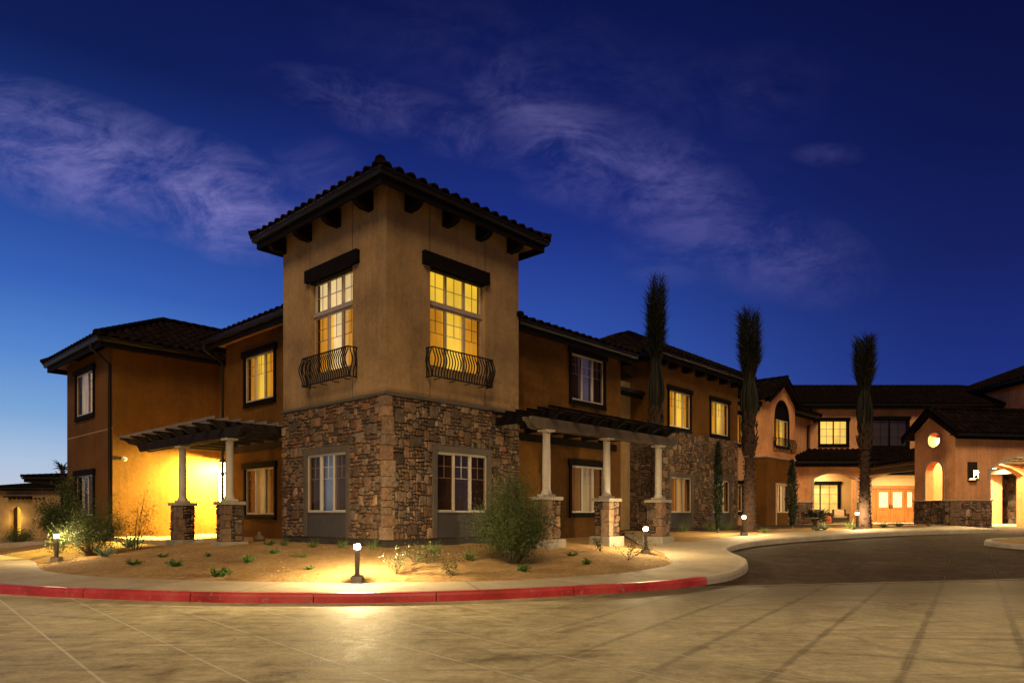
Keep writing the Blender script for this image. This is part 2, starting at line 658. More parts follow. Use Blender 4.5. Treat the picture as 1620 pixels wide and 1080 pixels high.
M_LENS = emis_lens('lamp_lens', (1.0, .83, .55), 40)
M_LENSY = emis_lens('lamp_lens_yellow', (1.0, .66, .22), 4)
M_LED = emis_lens('recessed_lamp', (1.0, .8, .5), 12)


def leaf_mat(name, c, var=.5, rough=.6, trans=.25):
    m, t, out = new_mat(name)
    r = t.new('ShaderNodeNewGeometry').outputs['Random Per Island']
    lo = tuple(x * (1 - var) for x in c)
    hi = tuple(x * (1 + var) for x in c)
    col = t.ramp(r, [(0, (*lo, 1)), (1, (*hi, 1))])
    p = principled(t, out, col, rough, spec=.3)
    tb = t.new('ShaderNodeBsdfTranslucent')
    t.put(tb.inputs[0], col)
    mx = t.new('ShaderNodeMixShader')
    mx.inputs[0].default_value = trans
    t.links.new(p.outputs[0], mx.inputs[1])
    t.links.new(tb.outputs[0], mx.inputs[2])
    t.links.new(mx.outputs[0], out.inputs[0])
    return m


L_BUSH = leaf_mat('shrub_leaf', (.05, .072, .016))
L_LOW = leaf_mat('groundcover_leaf', (.07, .15, .03))
L_AGAVE = leaf_mat('agave_leaf', (.11, .16, .10), .2)
L_GRASS = leaf_mat('grass_blade', (.10, .13, .035))
L_PALM = leaf_mat('palm_leaflet', (.011, .012, .006), .5)
L_PET = leaf_mat('palm_petiole', (.019, .018, .008), .5)
L_CYP = leaf_mat('cypress_scale', (.010, .017, .007), .5)
L_ROSE = leaf_mat('rose_leaf', (.07, .09, .03), .5)
L_FLW = leaf_mat('rose_petal_white', (.7, .6, .42), .2)
L_FLR = leaf_mat('rose_petal_red', (.4, .05, .03), .3)
M_BARK = plain('palm_bark', (.035, .017, .010), .95, .45, 16, .8)
M_TWIG = plain('twig_bark', (.07, .05, .03), .9, .3, 12, .3)


def paving():
    m, t, out = new_mat('plaza_concrete')
    v = geo_pos(t)
    sp = t.new('ShaderNodeSeparateXYZ')
    t.put(sp.inputs[0], v)
    X, Y = sp.outputs[0], sp.outputs[1]

    def lines(px, py, ang, s):
        nx, ny = cos(radians(ang)), sin(radians(ang))   # line normal
        d = t.math('ADD', t.math('MULTIPLY', X, nx), t.math('MULTIPLY', Y, ny))
        d = t.math('MULTIPLY', t.math('SUBTRACT', d, px * nx + py * ny), 1 / s)
        fr = t.math('FRACT', t.math('ADD', d, 1000.5))
        return t.math('MULTIPLY', t.math('ABSOLUTE', t.math('SUBTRACT', fr, .5)), s)
    wob = t.math('MULTIPLY', t.math('SUBTRACT', t.noise(v, .8, 3, .5), .5), .03)
    d1 = t.math('ADD', lines(-3.78, 6.15, 42, .9), t.math('MULTIPLY', wob, 0.3))     # joints running up to the left
    d2 = t.math('ADD', lines(3.5, 6.15, -33.8, .93), wob)      # joints running up to the right
    near = t.new('ShaderNodeMapRange', interpolation_type='LINEAR')
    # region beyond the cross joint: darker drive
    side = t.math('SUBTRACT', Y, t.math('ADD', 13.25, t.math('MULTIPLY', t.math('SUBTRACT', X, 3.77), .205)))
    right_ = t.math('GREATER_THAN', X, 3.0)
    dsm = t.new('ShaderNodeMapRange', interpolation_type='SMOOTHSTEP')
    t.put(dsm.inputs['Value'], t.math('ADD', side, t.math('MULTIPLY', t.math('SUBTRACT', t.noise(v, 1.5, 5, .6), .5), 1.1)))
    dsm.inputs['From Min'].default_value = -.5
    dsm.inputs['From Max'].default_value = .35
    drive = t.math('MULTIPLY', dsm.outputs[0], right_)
    cj = t.math('MULTIPLY', t.math('LESS_THAN', t.math('ABSOLUTE', side), .018), right_)
    n1 = t.noise(v, .35, 6, .62, .6)
    n2 = t.noise(v, 2.2, 7, .66, .8)
    n3 = t.noise(v, 5.5, 8, .72, .4)
    n4 = t.noise(v, 45, 4, .7)
    f = t.math('ADD', t.math('ADD', t.math('MULTIPLY', n1, .34), t.math('MULTIPLY', n2, .3)),
               t.math('ADD', t.math('MULTIPLY', n3, .24), t.math('MULTIPLY', n4, .12)))
    n5 = t.noise(v, 19, 6, .75)
    n6 = t.noise(v, 120, 3, .8)
    n7 = t.noise(t.mapping(v, rot=(0, 0, radians(-14)), scale=(.45, 5.5, 1)), 1.6, 6, .68, .3)
    strk = t.ramp(n7, [(.54, G(0)), (.64, G(1))])
    f = t.math('ADD', t.math('MULTIPLY', f, .78), t.math('ADD', t.math('MULTIPLY', n5, .15), t.math('MULTIPLY', n6, .07)))
    base = t.ramp(f, [(.41, (.15, .12, .066, 1)), (.46, (.40, .335, .185, 1)), (.52, (.58, .50, .285, 1)), (.585, (.78, .69, .41, 1))])
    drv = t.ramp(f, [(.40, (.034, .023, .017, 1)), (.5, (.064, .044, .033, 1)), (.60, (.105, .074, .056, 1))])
    # family 2: dark tyre-worn joints with a pale core
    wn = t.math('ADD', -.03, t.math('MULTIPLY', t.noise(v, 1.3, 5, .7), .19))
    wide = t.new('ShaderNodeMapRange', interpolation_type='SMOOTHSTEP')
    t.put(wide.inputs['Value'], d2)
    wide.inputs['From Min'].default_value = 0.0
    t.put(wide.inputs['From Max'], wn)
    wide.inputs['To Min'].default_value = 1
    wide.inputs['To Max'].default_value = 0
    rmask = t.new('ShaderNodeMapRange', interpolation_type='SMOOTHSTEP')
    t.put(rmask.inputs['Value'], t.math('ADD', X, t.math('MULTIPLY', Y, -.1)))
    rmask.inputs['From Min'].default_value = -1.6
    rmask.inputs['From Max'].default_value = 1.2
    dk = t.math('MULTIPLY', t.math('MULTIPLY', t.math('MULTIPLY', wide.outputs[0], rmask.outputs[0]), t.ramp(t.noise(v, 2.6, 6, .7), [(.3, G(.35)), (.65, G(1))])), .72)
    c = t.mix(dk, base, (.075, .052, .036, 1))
    core2 = t.math('MULTIPLY', t.math('LESS_THAN', d2, .006), rmask.outputs[0])
    c = t.mix(t.math('MULTIPLY', core2, .55), c, (.42, .36, .25, 1))
    dk1 = t.new('ShaderNodeMapRange', interpolation_type='SMOOTHSTEP')
    t.put(dk1.inputs['Value'], d1)
    dk1.inputs['From Max'].default_value = .055
    dk1.inputs['To Min'].default_value = .45
    dk1.inputs['To Max'].default_value = 0
    c = t.mix(t.math('MULTIPLY', dk1.outputs[0], rmask.outputs[0]), c, (.09, .065, .045, 1))
    core1 = t.math('LESS_THAN', d1, .0135)
    c = t.mix(t.math('MULTIPLY', core1, .8), c, (.74, .70, .50, 1))
    # curved tyre marks
    tn = t.noise(t.mapping(v, rot=(0, 0, radians(38)), scale=(.3, 2.6, 1)), .9, 4, .6, 1.6)
    tm = t.math('MULTIPLY', t.ramp(tn, [(.54, G(0)), (.68, G(1))]), .38)
    c = t.mix(tm, c, (.10, .072, .05, 1))
    sp_ = t.ramp(t.noise(v, .9, 5, .7, 1.0), [(.62, G(0)), (.72, G(1))])
    c = t.mix(t.math('MULTIPLY', sp_, .35), c, (.085, .06, .045, 1))
    c = t.mix(t.math('MULTIPLY', strk, .36), c, (.12, .085, .05, 1))
    # tyre arcs
    for (ax, ay, ar, aw, am) in ((-1.2, 3.4, 4.1, .10, .5), (-1.2, 3.4, 4.28, .06, .35), (1.9, 2.2, 4.9, .12, .5), (6.5, 4.0, 5.6, .10, .4), (6.5, 4.0, 7.2, .12, .45), (-7.5, 5.0, 4.6, .1, .35), (3.0, 12.5, 4.4, .09, .3), (9.5, 21.5, 5.2, .14, .5), (9.5, 21.5, 6.7, .12, .4)):
        dx_, dy_ = t.math('SUBTRACT', X, ax), t.math('SUBTRACT', Y, ay)
        rr_ = t.math('SQRT', t.math('ADD', t.math('MULTIPLY', dx_, dx_), t.math('MULTIPLY', dy_, dy_)))
        dd_ = t.math('ABSOLUTE', t.math('SUBTRACT', rr_, t.math('ADD', ar, t.math('MULTIPLY', wob, 6))))
        k_ = t.math('MULTIPLY', t.math('SUBTRACT', 1.0, t.math('DIVIDE', dd_, aw), clamp=True), am)
        k_ = t.math('MULTIPLY', k_, t.ramp(t.noise(v, .7, 4, .6), [(.45, G(0)), (.6, G(1))]))
        c = t.mix(k_, c, (.10, .07, .045, 1))
    shade_fade = t.new('ShaderNodeMapRange', interpolation_type='SMOOTHSTEP')  # gradual darkening towards the drive: fading light painted into the plaza colour
    t.put(shade_fade.inputs['Value'], t.math('ADD', t.math('ADD', side, t.math('MULTIPLY', t.math('SUBTRACT', X, 4.0), .22)), t.math('MULTIPLY', t.math('SUBTRACT', n1, .5), 3.5)))
    shade_fade.inputs['From Min'].default_value = -5.6
    shade_fade.inputs['From Max'].default_value = -.2
    c = t.mix(t.math('MULTIPLY', t.math('MULTIPLY', shade_fade.outputs[0], rmask.outputs[0]), .84), c, (.085, .062, .045, 1))
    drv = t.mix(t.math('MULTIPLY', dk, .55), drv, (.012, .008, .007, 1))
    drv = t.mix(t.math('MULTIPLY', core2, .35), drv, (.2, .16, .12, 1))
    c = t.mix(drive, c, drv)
    c = t.mix(t.math('MULTIPLY', cj, .8), c, (.5, .42, .32, 1))
    h = t.math('ADD', t.math('MULTIPLY', n4, .5), n2)
    h = t.math('SUBTRACT', h, t.math('MULTIPLY', core1, .5))
    rgh = t.ramp(f, [(.4, G(.48)), (.62, G(.85))])
    rgh = t.mix(drive, rgh, G(.95))
    spc = t.math('SUBTRACT', .13, t.math('MULTIPLY', drive, .10))
    principled(t, out, c, rgh, t.math('ADD', h, t.math('MULTIPLY', n5, .6)), .6, .02, spc)
    return m


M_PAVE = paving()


def concrete(name, c, joint=None):
    m, t, out = new_mat(name)
    v = geo_pos(t)
    n1, n2, n3 = t.noise(v, .9, 6, .62, .4), t.noise(v, 7, 5, .65), t.noise(v, 60, 3, .7)
    f = t.math('ADD', t.math('MULTIPLY', n1, .5), t.math('ADD', t.math('MULTIPLY', n2, .32), t.math('MULTIPLY', n3, .18)))
    col = t.ramp(f, [(.34, (*[x * .66 for x in c], 1)), (.66, (*[x * 1.2 for x in c], 1))])
    principled(t, out, col, .85, t.math('ADD', n3, n2), .25, .012, .25)
    return m


M_WALK = concrete('sidewalk_concrete', (.38, .31, .215))
M_KERBG = concrete('kerb_concrete', (.40, .35, .27))
M_DARKJ = plain('joint_shadow', (.05, .04, .03), .9)


def red_paint():
    m, t, out = new_mat('red_kerb_paint')
    v = geo_pos(t)
    n1, n2 = t.noise(v, 1.6, 5, .6), t.noise(v, 30, 5, .75)
    col = t.ramp(n1, [(.3, (.30, .018, .018, 1)), (.55, (.50, .045, .045, 1)), (.75, (.56, .11, .09, 1))])
    chip = t.ramp(t.noise(v, 11, 6, .75), [(.57, G(0)), (.66, G(.8))])
    col = t.mix(chip, col, (.32, .24, .17, 1))
    principled(t, out, col, .5, n2, .4, .01, .4)
    return m


M_RED = red_paint()


def soil_mat():
    m, t, out = new_mat('desert_soil')
    v = geo_pos(t)
    n1, n2, n3 = t.noise(v, .7, 5, .6), t.noise(v, 9, 7, .72), t.noise(v, 80, 4, .8)
    vo = t.new('ShaderNodeTexVoronoi')
    vo.inputs['Scale'].default_value = 42
    t.put(vo.inputs['Vector'], v)
    f = t.math('ADD', t.math('MULTIPLY', n1, .35), t.math('ADD', t.math('MULTIPLY', n2, .35), t.math('MULTIPLY', n3, .3)))
    col = t.ramp(f, [(.36, (.20, .115, .045, 1)), (.5, (.37, .23, .095, 1)), (.64, (.54, .37, .17, 1))])
    peb = t.ramp(vo.outputs['Distance'], [(.0, G(.9)), (.25, G(.0))])
    col = t.mix(t.math('MULTIPLY', peb, .45), col, t.mix(n2, (.22, .14, .07, 1), (.6, .45, .26, 1)))
    h = t.math('ADD', t.math('MULTIPLY', n2, .8), t.math('ADD', t.math('MULTIPLY', n3, .35), t.math('MULTIPLY', peb, .3)))
    principled(t, out, col, .97, h, .95, .05, .1)
    return m


M_SOIL = soil_mat()

# ------------------------------------------------------------------ ground
xs = [-6000, -2500, -1200, -600, -300, -150, -90, -60, -50, -42, -36, -30, -27, -24, -22, -20, -18, -16, -14, -12, -10] + \
     [-8 + .5 * i for i in range(0, 61)] + [23, 24, 26, 28, 30, 34, 40, 50, 70, 100, 150, 300, 600, 1200, 2500, 6000]
ys = [-300, -100, -40, -20, -10, 0, 4, 8, 10] + [11 + .5 * i for i in range(0, 44)] + [33, 34, 36, 38, 40, 45, 50, 55, 60, 65, 70, 78, 85, 100, 140, 200, 400, 800, 1600, 3200, 8000]
g = MB()
g.add([(x, y, zr(x, y)) for y in ys for x in xs],
      [(j * len(xs) + i, j * len(xs) + i + 1, (j + 1) * len(xs) + i + 1, (j + 1) * len(xs) + i) for j in range(len(ys) - 1) for i in range(len(xs) - 1)], 0, True)
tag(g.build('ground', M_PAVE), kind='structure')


def resample(P, step):
    out = [P[0]]
    for i in range(len(P) - 1):
        # catmull-rom for smooth kerbs
        p0 = P[max(i - 1, 0)]
        p1, p2 = P[i], P[i + 1]
        p3 = P[min(i + 2, len(P) - 1)]
        L_ = math.hypot(p2[0] - p1[0], p2[1] - p1[1])
        n = max(1, int(L_ / step))
        for k in range(1, n + 1):
            t = k / n
            q = []
            for c in (0, 1):
                q.append(.5 * ((2 * p1[c]) + (-p0[c] + p2[c]) * t + (2 * p0[c] - 5 * p1[c] + 4 * p2[c] - p3[c]) * t * t + (-p0[c] + 3 * p1[c] - 3 * p2[c] + p3[c]) * t ** 3))
            out.append(tuple(q))
    return out


def offset(P, d):
    out = []
    for i, p in enumerate(P):
        a, b = P[max(i - 1, 0)], P[min(i + 1, len(P) - 1)]
        dx, dy = b[0] - a[0], b[1] - a[1]
        l = math.hypot(dx, dy) or 1
        out.append((p[0] - dy / l * d, p[1] + dx / l * d))
    return out


KL = resample(KERB, .3)
# sidewalk: from the back of the kerb to the bed edge
kb = offset(KL, .15)
inner = resample(BED1[:-1], .3) + [BED1[-1]] + resample(BED2, .3)
poly = kb + [(19.5, 33)] + list(reversed(inner))
tri = tessellate_polygon([[Vector((p[0], p[1], 0)) for p in poly]])
sw = MB()
sw.add([(p[0], p[1], zr(*p) + .15) for p in poly], tri)
# slab edge facing the beds
for i in range(len(inner) - 1):
    p, q = inner[i], inner[i + 1]
    sw.add([(p[0], p[1], zr(*p) + .15), (q[0], q[1], zr(*q) + .15), (q[0], q[1], zr(*q)), (p[0], p[1], zr(*p))], [(0, 1, 2, 3)])
# tooled joints across the sidewalk
for i in range(6, len(kb) - 6, 6):
    p = kb[i]
    if p[1] > 24 or p[0] < -14: continue
    best = min(inner, key=lambda q: math.hypot(q[0] - p[0], q[1] - p[1]))
    d = Vector((best[0] - p[0], best[1] - p[1]))
    if d.length > 4.2 or d.length < .5: continue
    nn_ = Vector((-d.y, d.x)).normalized() * .007
    steps = 5
    for k in range(steps):
        a = Vector(p) + d * (k / steps)
        b = Vector(p) + d * ((k + 1) / steps)
        sw.add([(a.x - nn_.x, a.y - nn_.y, zr(a.x, a.y) + .154), (a.x + nn_.x, a.y + nn_.y, zr(a.x, a.y) + .154),
                (b.x + nn_.x, b.y + nn_.y, zr(b.x, b.y) + .154), (b.x - nn_.x, b.y - nn_.y, zr(b.x, b.y) + .154)], [(0, 1, 2, 3)], 1)
tag(sw.build('sidewalk', [M_WALK, M_DARKJ], recalc=False), kind='structure')

# kerbs: red-painted lengths, then bare concrete round the drive
KP = [(0.03, -.05), (.02, .1), (.0, .14), (-.025, .153), (-.15, .153), (-.15, -.05)]


def near_i(pt):
    return min(range(len(KL)), key=lambda i: math.hypot(KL[i][0] - pt[0], KL[i][1] - pt[1]))


cuts = [near_i(p) for p in [(-60, 60), (-34, 35), (-20, 19), (-15.2, 15.3), (-10.2, 12.6), (-7.05, 11.42), (-5.1, 10.95), (-3.12, 10.8), (-1.21, 10.99), (1.16, 11.86), (3.92, 13.7)]]
for a, b in zip(cuts[:-1], cuts[1:]):
    seg = KL[a:b + 1]
    L0 = list(seg)
    for e, (p, q) in ((0, (L0[0], L0[1])), (-1, (L0[-1], L0[-2]))):
        d = Vector((q[0] - p[0], q[1] - p[1])).normalized() * .008
        L0[e] = (p[0] + d.x, p[1] + d.y)
    k = MB()
    k.sweep([(p[0], p[1], zr(*p)) for p in L0], KP)
    tag(k.build('red_kerb', M_RED), kind='structure')
g1 = cuts[-1]
idx = list(range(g1, len(KL), 8))
if idx[-1] != len(KL) - 1: idx.append(len(KL) - 1)
for a, b in zip(idx[:-1], idx[1:]):
    L0 = list(KL[a:b + 1])
    p, q = L0[0], L0[1]
    d = Vector((q[0] - p[0], q[1] - p[1])).normalized() * .008
    L0[0] = (p[0] + d.x, p[1] + d.y)
    k = MB()
    k.sweep([(p[0], p[1], zr(*p)) for p in L0], KP)
    tag(k.build('kerb', M_KERBG), kind='structure')

# soil
so_ = MB()


def soil_grid(x0, x1, y0, y1, st, polys):
    nx, ny = int((x1 - x0) / st), int((y1 - y0) / st)
    ok = {}
    vid = {}
    vs, fs = [], []
    for j in range(ny):
        for i in range(nx):
            x, y = x0 + (i + .5) * st, y0 + (j + .5) * st
            if any(inside(x, y, P) for P in polys) or dseg(x, y, BED1) < st * 1.1 or dseg(x, y, BED2) < st * 1.1:
                q = []
                for a, b in ((0, 0), (1, 0), (1, 1), (0, 1)):
                    k = (i + a, j + b)
                    if k not in vid:
                        X, Y = x0 + k[0] * st, y0 + k[1] * st
                        vid[k] = len(vs)
                        vs.append((X, Y, soil_z(X, Y)))
                    q.append(vid[k])
                fs.append(tuple(q))
    so_.add(vs, fs, 0, True)


soil_grid(-17.6, 19.2, 12.2, 40.1, .3, [BEDP1, BEDP2])
soil_grid(-50.6, -17.6, 18.2, 75, 1.5, [BEDP1])
tag(so_.build('soil', M_SOIL, recalc=False), kind='structure')

random.seed(31)
gm = MB()
cnt = 0
while cnt < 9000:
    x, y = random.uniform(-12, 4.2), random.uniform(12.4, 19)
    if random.random() < (y - 12.4) / 9: continue
    if not inside(x, y, BEDP1) or dseg(x, y, BLD) < .05 and y > 16: continue
    cnt += 1
    s_ = random.uniform(.005, .014) * (1.9 if random.random() < .05 else 1)
    z_ = soil_z(x, y) + s_ * .25
    a = random.uniform(0, pi)
    vs_ = [(x + cos(a + q * pi / 2) * s_ * random.uniform(.7, 1.3), y + sin(a + q * pi / 2) * s_ * random.uniform(.7, 1.3), z_) for q in range(4)]
    gm.add(vs_ + [(x, y, z_ + s_ * .8)], [(0, 1, 4), (1, 2, 4), (2, 3, 4), (3, 0, 4)])
tag(gm.build('gravel', leaf_mat('gravel_stone', (.30, .20, .11), .55, .9, 0.0), recalc=False), kind='stuff')

# footpath at the left leading to the pergola porch
pth = resample([(-40, 33), (-24, 26), (-17.9, 24.6), (-14.6, 23.6), (-12.2, 22.4), (-10.3, 21.2), (-9.3, 20.9), (-8.6, 21.6)], .4)
ed = offset(pth, .6), offset(pth, -.6)
pm = MB()
vs = []
for k in range(len(pth)):
    for e in ed:
        z = max(soil_z(*ed[0][k]), soil_z(*ed[1][k]), soil_z(*pth[k])) + .035
        vs.append((e[k][0], e[k][1], z))
n_ = len(pth)
pm.add(vs, [(2 * k, 2 * k + 2, 2 * k + 3, 2 * k + 1) for k in range(n_ - 1)])
for s_ in (0, 1):
    vv = []
    for k in range(n_):
        p = vs[2 * k + s_]
        vv += [p, (p[0], p[1], p[2] - .2)]
    pm.add(vv, [(2 * k, 2 * k + 2, 2 * k + 3, 2 * k + 1) for k in range(n_ - 1)])
tag(pm.build('footpath', M_WALK), kind='structure')

# planting island at the right of the drive
isl = [(15.05 + 3.6 + 3.6 * cos(a), 21.6 + 1.9 * sin(a)) for a in [2 * pi * k / 40 for k in range(40)]]
k = MB()
k.sweep([(p[0], p[1], zr(*p)) for p in isl], [(0.03, -.05), (.02, .1), (.0, .14), (-.025, .153), (-.15, .153), (-.15, -.05)], closed=True)
tag(k.build('island_kerb', M_KERBG), kind='structure')
k = MB()
isi = [(15.05 + 3.6 + 3.46 * cos(a), 21.6 + 1.76 * sin(a)) for a in [2 * pi * q / 40 for q in range(40)]]
k.add([(18.65, 21.6, zr(18.6, 21.6) + .2)] + [(p[0], p[1], zr(*p) + .12) for p in isi], [(0, 1 + q, 1 + (q + 1) % 40) for q in range(40)], 0, True)
tag(k.build('island_soil', M_SOIL), kind='structure')

# far mountains
random.seed(5)
k = MB()
mv = []
nm = 90
for i in range(nm):
    x = -5200 + i * 90
    env = 1.0 if x < -1700 else max(.25, 1 - (x + 1700) / 900.0)
    h = (130 + 60 * noise.noise(Vector((x * .0016, 0, 0))) + 28 * noise.noise(Vector((x * .007, 3, 0)))) * env
    mv += [(x, 2500, -60), (x, 2900, h * .55 + 12 * noise.noise(Vector((x * .01, 9, 0)))), (x, 3300, h)]
k.add(mv, [(3 * i + r, 3 * i + 3 + r, 3 * i + 4 + r, 3 * i + 1 + r) for i in range(nm - 1) for r in (0, 1)], 0, True)
tag(k.build('mountains', plain('hazed_mountain_rock', (.10, .11, .17), .95, .2, .01, .1)), kind='structure')  # blue haze of distance is put into the rock colour


# ------------------------------------------------------------------ building kit
class Face:
    def __init__(s, kind, c):
        s.k, s.c = kind, c

    def pt(s, u, w, z):
        return (u, s.c - w, z) if s.k == 'R' else (s.c - w, u, z)

    def box(s, mb, u0, u1, w0, w1, z0, z1, mat=0, col=None):
        a, b = s.pt(u0, w0, z0), s.pt(u1, w1, z1)
        mb.box(a[0], b[0], a[1], b[1], a[2], b[2], mat, col)


def panel(mb, F, u0, u1, z0, z1, holes=(), mat=0, reveal=.12, w=0.0):
    us = sorted({u0, u1, *[x for h in holes for x in h[:2]]})
    zs = sorted({z0, z1, *[x for h in holes for x in h[2:4]]})
    for i in range(len(us) - 1):
        for j in range(len(zs) - 1):
            cu, cz = (us[i] + us[i + 1]) / 2, (zs[j] + zs[j + 1]) / 2
            if any(h[0] < cu < h[1] and h[2] < cz < h[3] for h in holes):
                continue
            mb.add([F.pt(us[i], w, zs[j]), F.pt(us[i + 1], w, zs[j]), F.pt(us[i + 1], w, zs[j + 1]), F.pt(us[i], w, zs[j + 1])], [(0, 1, 2, 3)], mat)
    for h in holes:
        r = h[4] if len(h) > 4 else reveal
        a, b, c, d = h[:4]
        for (p, q) in (((a, c), (a, d)), ((b, c), (b, d)), ((a, c), (b, c)), ((a, d), (b, d))):
            mb.add([F.pt(p[0], w, p[1]), F.pt(q[0], w, q[1]), F.pt(q[0], w - r, q[1]), F.pt(p[0], w - r, p[1])], [(0, 1, 2, 3)], mat)


STONEC = [(.27, .165, .105), (.22, .14, .09), (.32, .21, .135), (.18, .125, .092), (.25, .185, .14), (.29, .16, .095), (.21, .155, .12),
          (.15, .11, .088), (.35, .235, .155), (.24, .145, .09)]


def stones(mb, F, u0, u1, z0, z1, holes=(), seed=1, g=.1, w0=.0, tone=1.0, mx=4):
    R = random.Random(seed)
    nu, nz = max(1, round((u1 - u0) / g)), max(1, round((z1 - z0) / g))
    gu, gz = (u1 - u0) / nu, (z1 - z0) / nz
    occ = [[False] * nz for _ in range(nu)]
    for i in range(nu):
        for j in range(nz):
            cu, cz = u0 + (i + .5) * gu, z0 + (j + .5) * gz
            if any(h[0] < cu < h[1] and h[2] < cz < h[3] for h in holes):
                occ[i][j] = True

    def blocked(i, j):
        return i < 0 or j < 0 or i >= nu or j >= nz
    disp = {}

    def node(i, j):
        if (i, j) not in disp:
            edge_u = i in (0, nu)
            edge_z = j in (0, nz)
            cu, cz = u0 + i * gu, z0 + j * gz
            hit = False
            for h in holes:
                if h[0] - gu * .6 < cu < h[1] + gu * .6 and h[2] - gz * .6 < cz < h[3] + gz * .6:
                    hit = True
            d = .0 if hit else .36
            disp[(i, j)] = (cu + (0 if edge_u else R.uniform(-d, d) * gu), cz + (0 if edge_z else R.uniform(-d, d) * gz))
        return disp[(i, j)]
    order = [(i, j) for i in range(nu) for j in range(nz)]
    R.shuffle(order)
    sizes = [(a, b) for a in range(1, mx + 1) for b in range(1, mx)]
    for ph in (0, 1):
        for (i, j) in order:
            if occ[i][j]: continue
            if ph == 0:
                sw_, sh_ = R.choice([(3, 3), (4, 3), (3, 4), (2, 3), (3, 3), (2, 2), (3, 2), (2, 3), (2, 2), (2, 1), (1, 2), (1, 2)])
                if i + sw_ > nu or j + sh_ > nz or any(occ[i + a][j + b] for a in range(sw_) for b in range(sh_)): continue
                if R.random() < .12: continue
            else:
                sw_ = sh_ = 1
                while sw_ < 2 and i + sw_ < nu and not occ[i + sw_][j] and R.random() < .7: sw_ += 1
            for a in range(sw_):
                for b in range(sh_): occ[i + a][j + b] = True
            ring = []
            for a in range(sw_): ring.append((i + a, j))
            for b in range(sh_): ring.append((i + sw_, j + b))
            for a in range(sw_): ring.append((i + sw_ - a, j + sh_))
            for b in range(sh_): ring.append((i, j + sh_ - b))
            pts = [node(*q) for q in ring]
            corners = {(i, j), (i + sw_, j), (i + sw_, j + sh_), (i, j + sh_)}
            cu = sum(p[0] for p in pts) / len(pts)
            cz = sum(p[1] for p in pts) / len(pts)
            P = []
            for q in range(len(ring)):
                p = pts[q]
                if ring[q] in corners:
                    a_, b_ = pts[q - 1], pts[(q + 1) % len(pts)]
                    la = math.hypot(a_[0] - p[0], a_[1] - p[1])
                    lb = math.hypot(b_[0] - p[0], b_[1] - p[1])
                    ch = R.uniform(.014, .038)
                    P.append((p[0] + (a_[0] - p[0]) / la * ch, p[1] + (a_[1] - p[1]) / la * ch))
                    P.append((p[0] + (b_[0] - p[0]) / lb * ch, p[1] + (b_[1] - p[1]) / lb * ch))
                else:
                    P.append(p)
            hw, hh = sw_ * gu / 2, sh_ * gz / 2

            def ins(p, d):
                return (cu + (p[0] - cu) * (1 - d / hw), cz + (p[1] - cz) * (1 - d / hh))
            dep = R.uniform(.024, .07)
            r0 = [ins(p, .0095) for p in P]
            r1 = [ins(p, .014) for p in P]
            r2 = [ins(p, .028) for p in P]
            n = len(P)
            vs = [F.pt(p[0], w0, p[1]) for p in r0] + [F.pt(p[0], w0 + dep * .7, p[1]) for p in r1] + \
                 [F.pt(p[0], w0 + dep + R.uniform(-.004, .004), p[1]) for p in r2] + [F.pt(cu, w0 + dep + .006, cz)]
            fs = [(q, (q + 1) % n, n + (q + 1) % n, n + q) for q in range(n)] + [(n + q, n + (q + 1) % n, 2 * n + (q + 1) % n, 2 * n + q) for q in range(n)] + \
                 [(2 * n + q, 2 * n + (q + 1) % n, 3 * n) for q in range(n)]
            c = R.choice(STONEC)
            k = R.choice([R.uniform(.5, .8), R.uniform(.75, 1.1), R.uniform(.9, 1.3)]) * tone
            mb.add(vs, fs, 0, False, (c[0] * k, c[1] * k, c[2] * k, 1))


def quoins(mb, x, y, z0, z1, seed, sx_=1, sy_=1):
    """big lighter corner stones; x,y is the corner, the wall runs to +x and +y"""
    R = random.Random(seed)
    z = z0
    while z < z1 - .05:
        h = min(R.choice([.18, .28, .4, .46, .34]) * R.uniform(.85, 1.1), z1 - z)
        if z1 - z - h < .1: h = z1 - z
        a, b = R.uniform(.12, .24), R.uniform(.12, .24)
        o = R.uniform(.045, .06)
        c = R.choice([(.34, .23, .15), (.30, .19, .12), (.36, .23, .15), (.32, .225, .165)])
        k = R.uniform(.9, 1.2)
        d = .012
        x0, x1, y0, y1 = x - o, x + a, y - o, y + b
        zz0, zz1 = z + .006, z + h - .006
        vs = [(x0, y0, zz0), (x1, y0, zz0), (x1, y0 + o - .002, zz0), (x0 + o - .002, y0 + o - .002, zz0), (x0 + o - .002, y1, zz0), (x0, y1, zz0)]
        ins_ = [(x0 + d, y0 + d), (x1 - d, y0 + d * .2), (x1 - d, y0 + o), (x0 + o, y0 + o), (x0 + o, y1 - d), (x0 + d * .2, y1 - d)]
        ring0 = [(p[0], p[1], zz0 + .012) for p in vs]
        ring1 = [(p[0], p[1], zz1 - .012) for p in vs]
        bot = [(p[0], p[1], zz0) for p in ins_]
        top = [(p[0], p[1], zz1) for p in ins_]
        # round the arris a little
        allv = bot + ring0 + ring1 + top
        fs = []
        for r in range(3):
            for q in range(6):
                q2 = (q + 1) % 6
                fs.append((r * 6 + q, r * 6 + q2, (r + 1) * 6 + q2, (r + 1) * 6 + q))
        fs += [tuple(range(6)), tuple(18 + q for q in range(6))]
        mb.add(allv, fs, 0, False, (c[0] * k, c[1] * k, c[2] * k, 1))
        z += h


TILE_W, COURSE = .34, .42


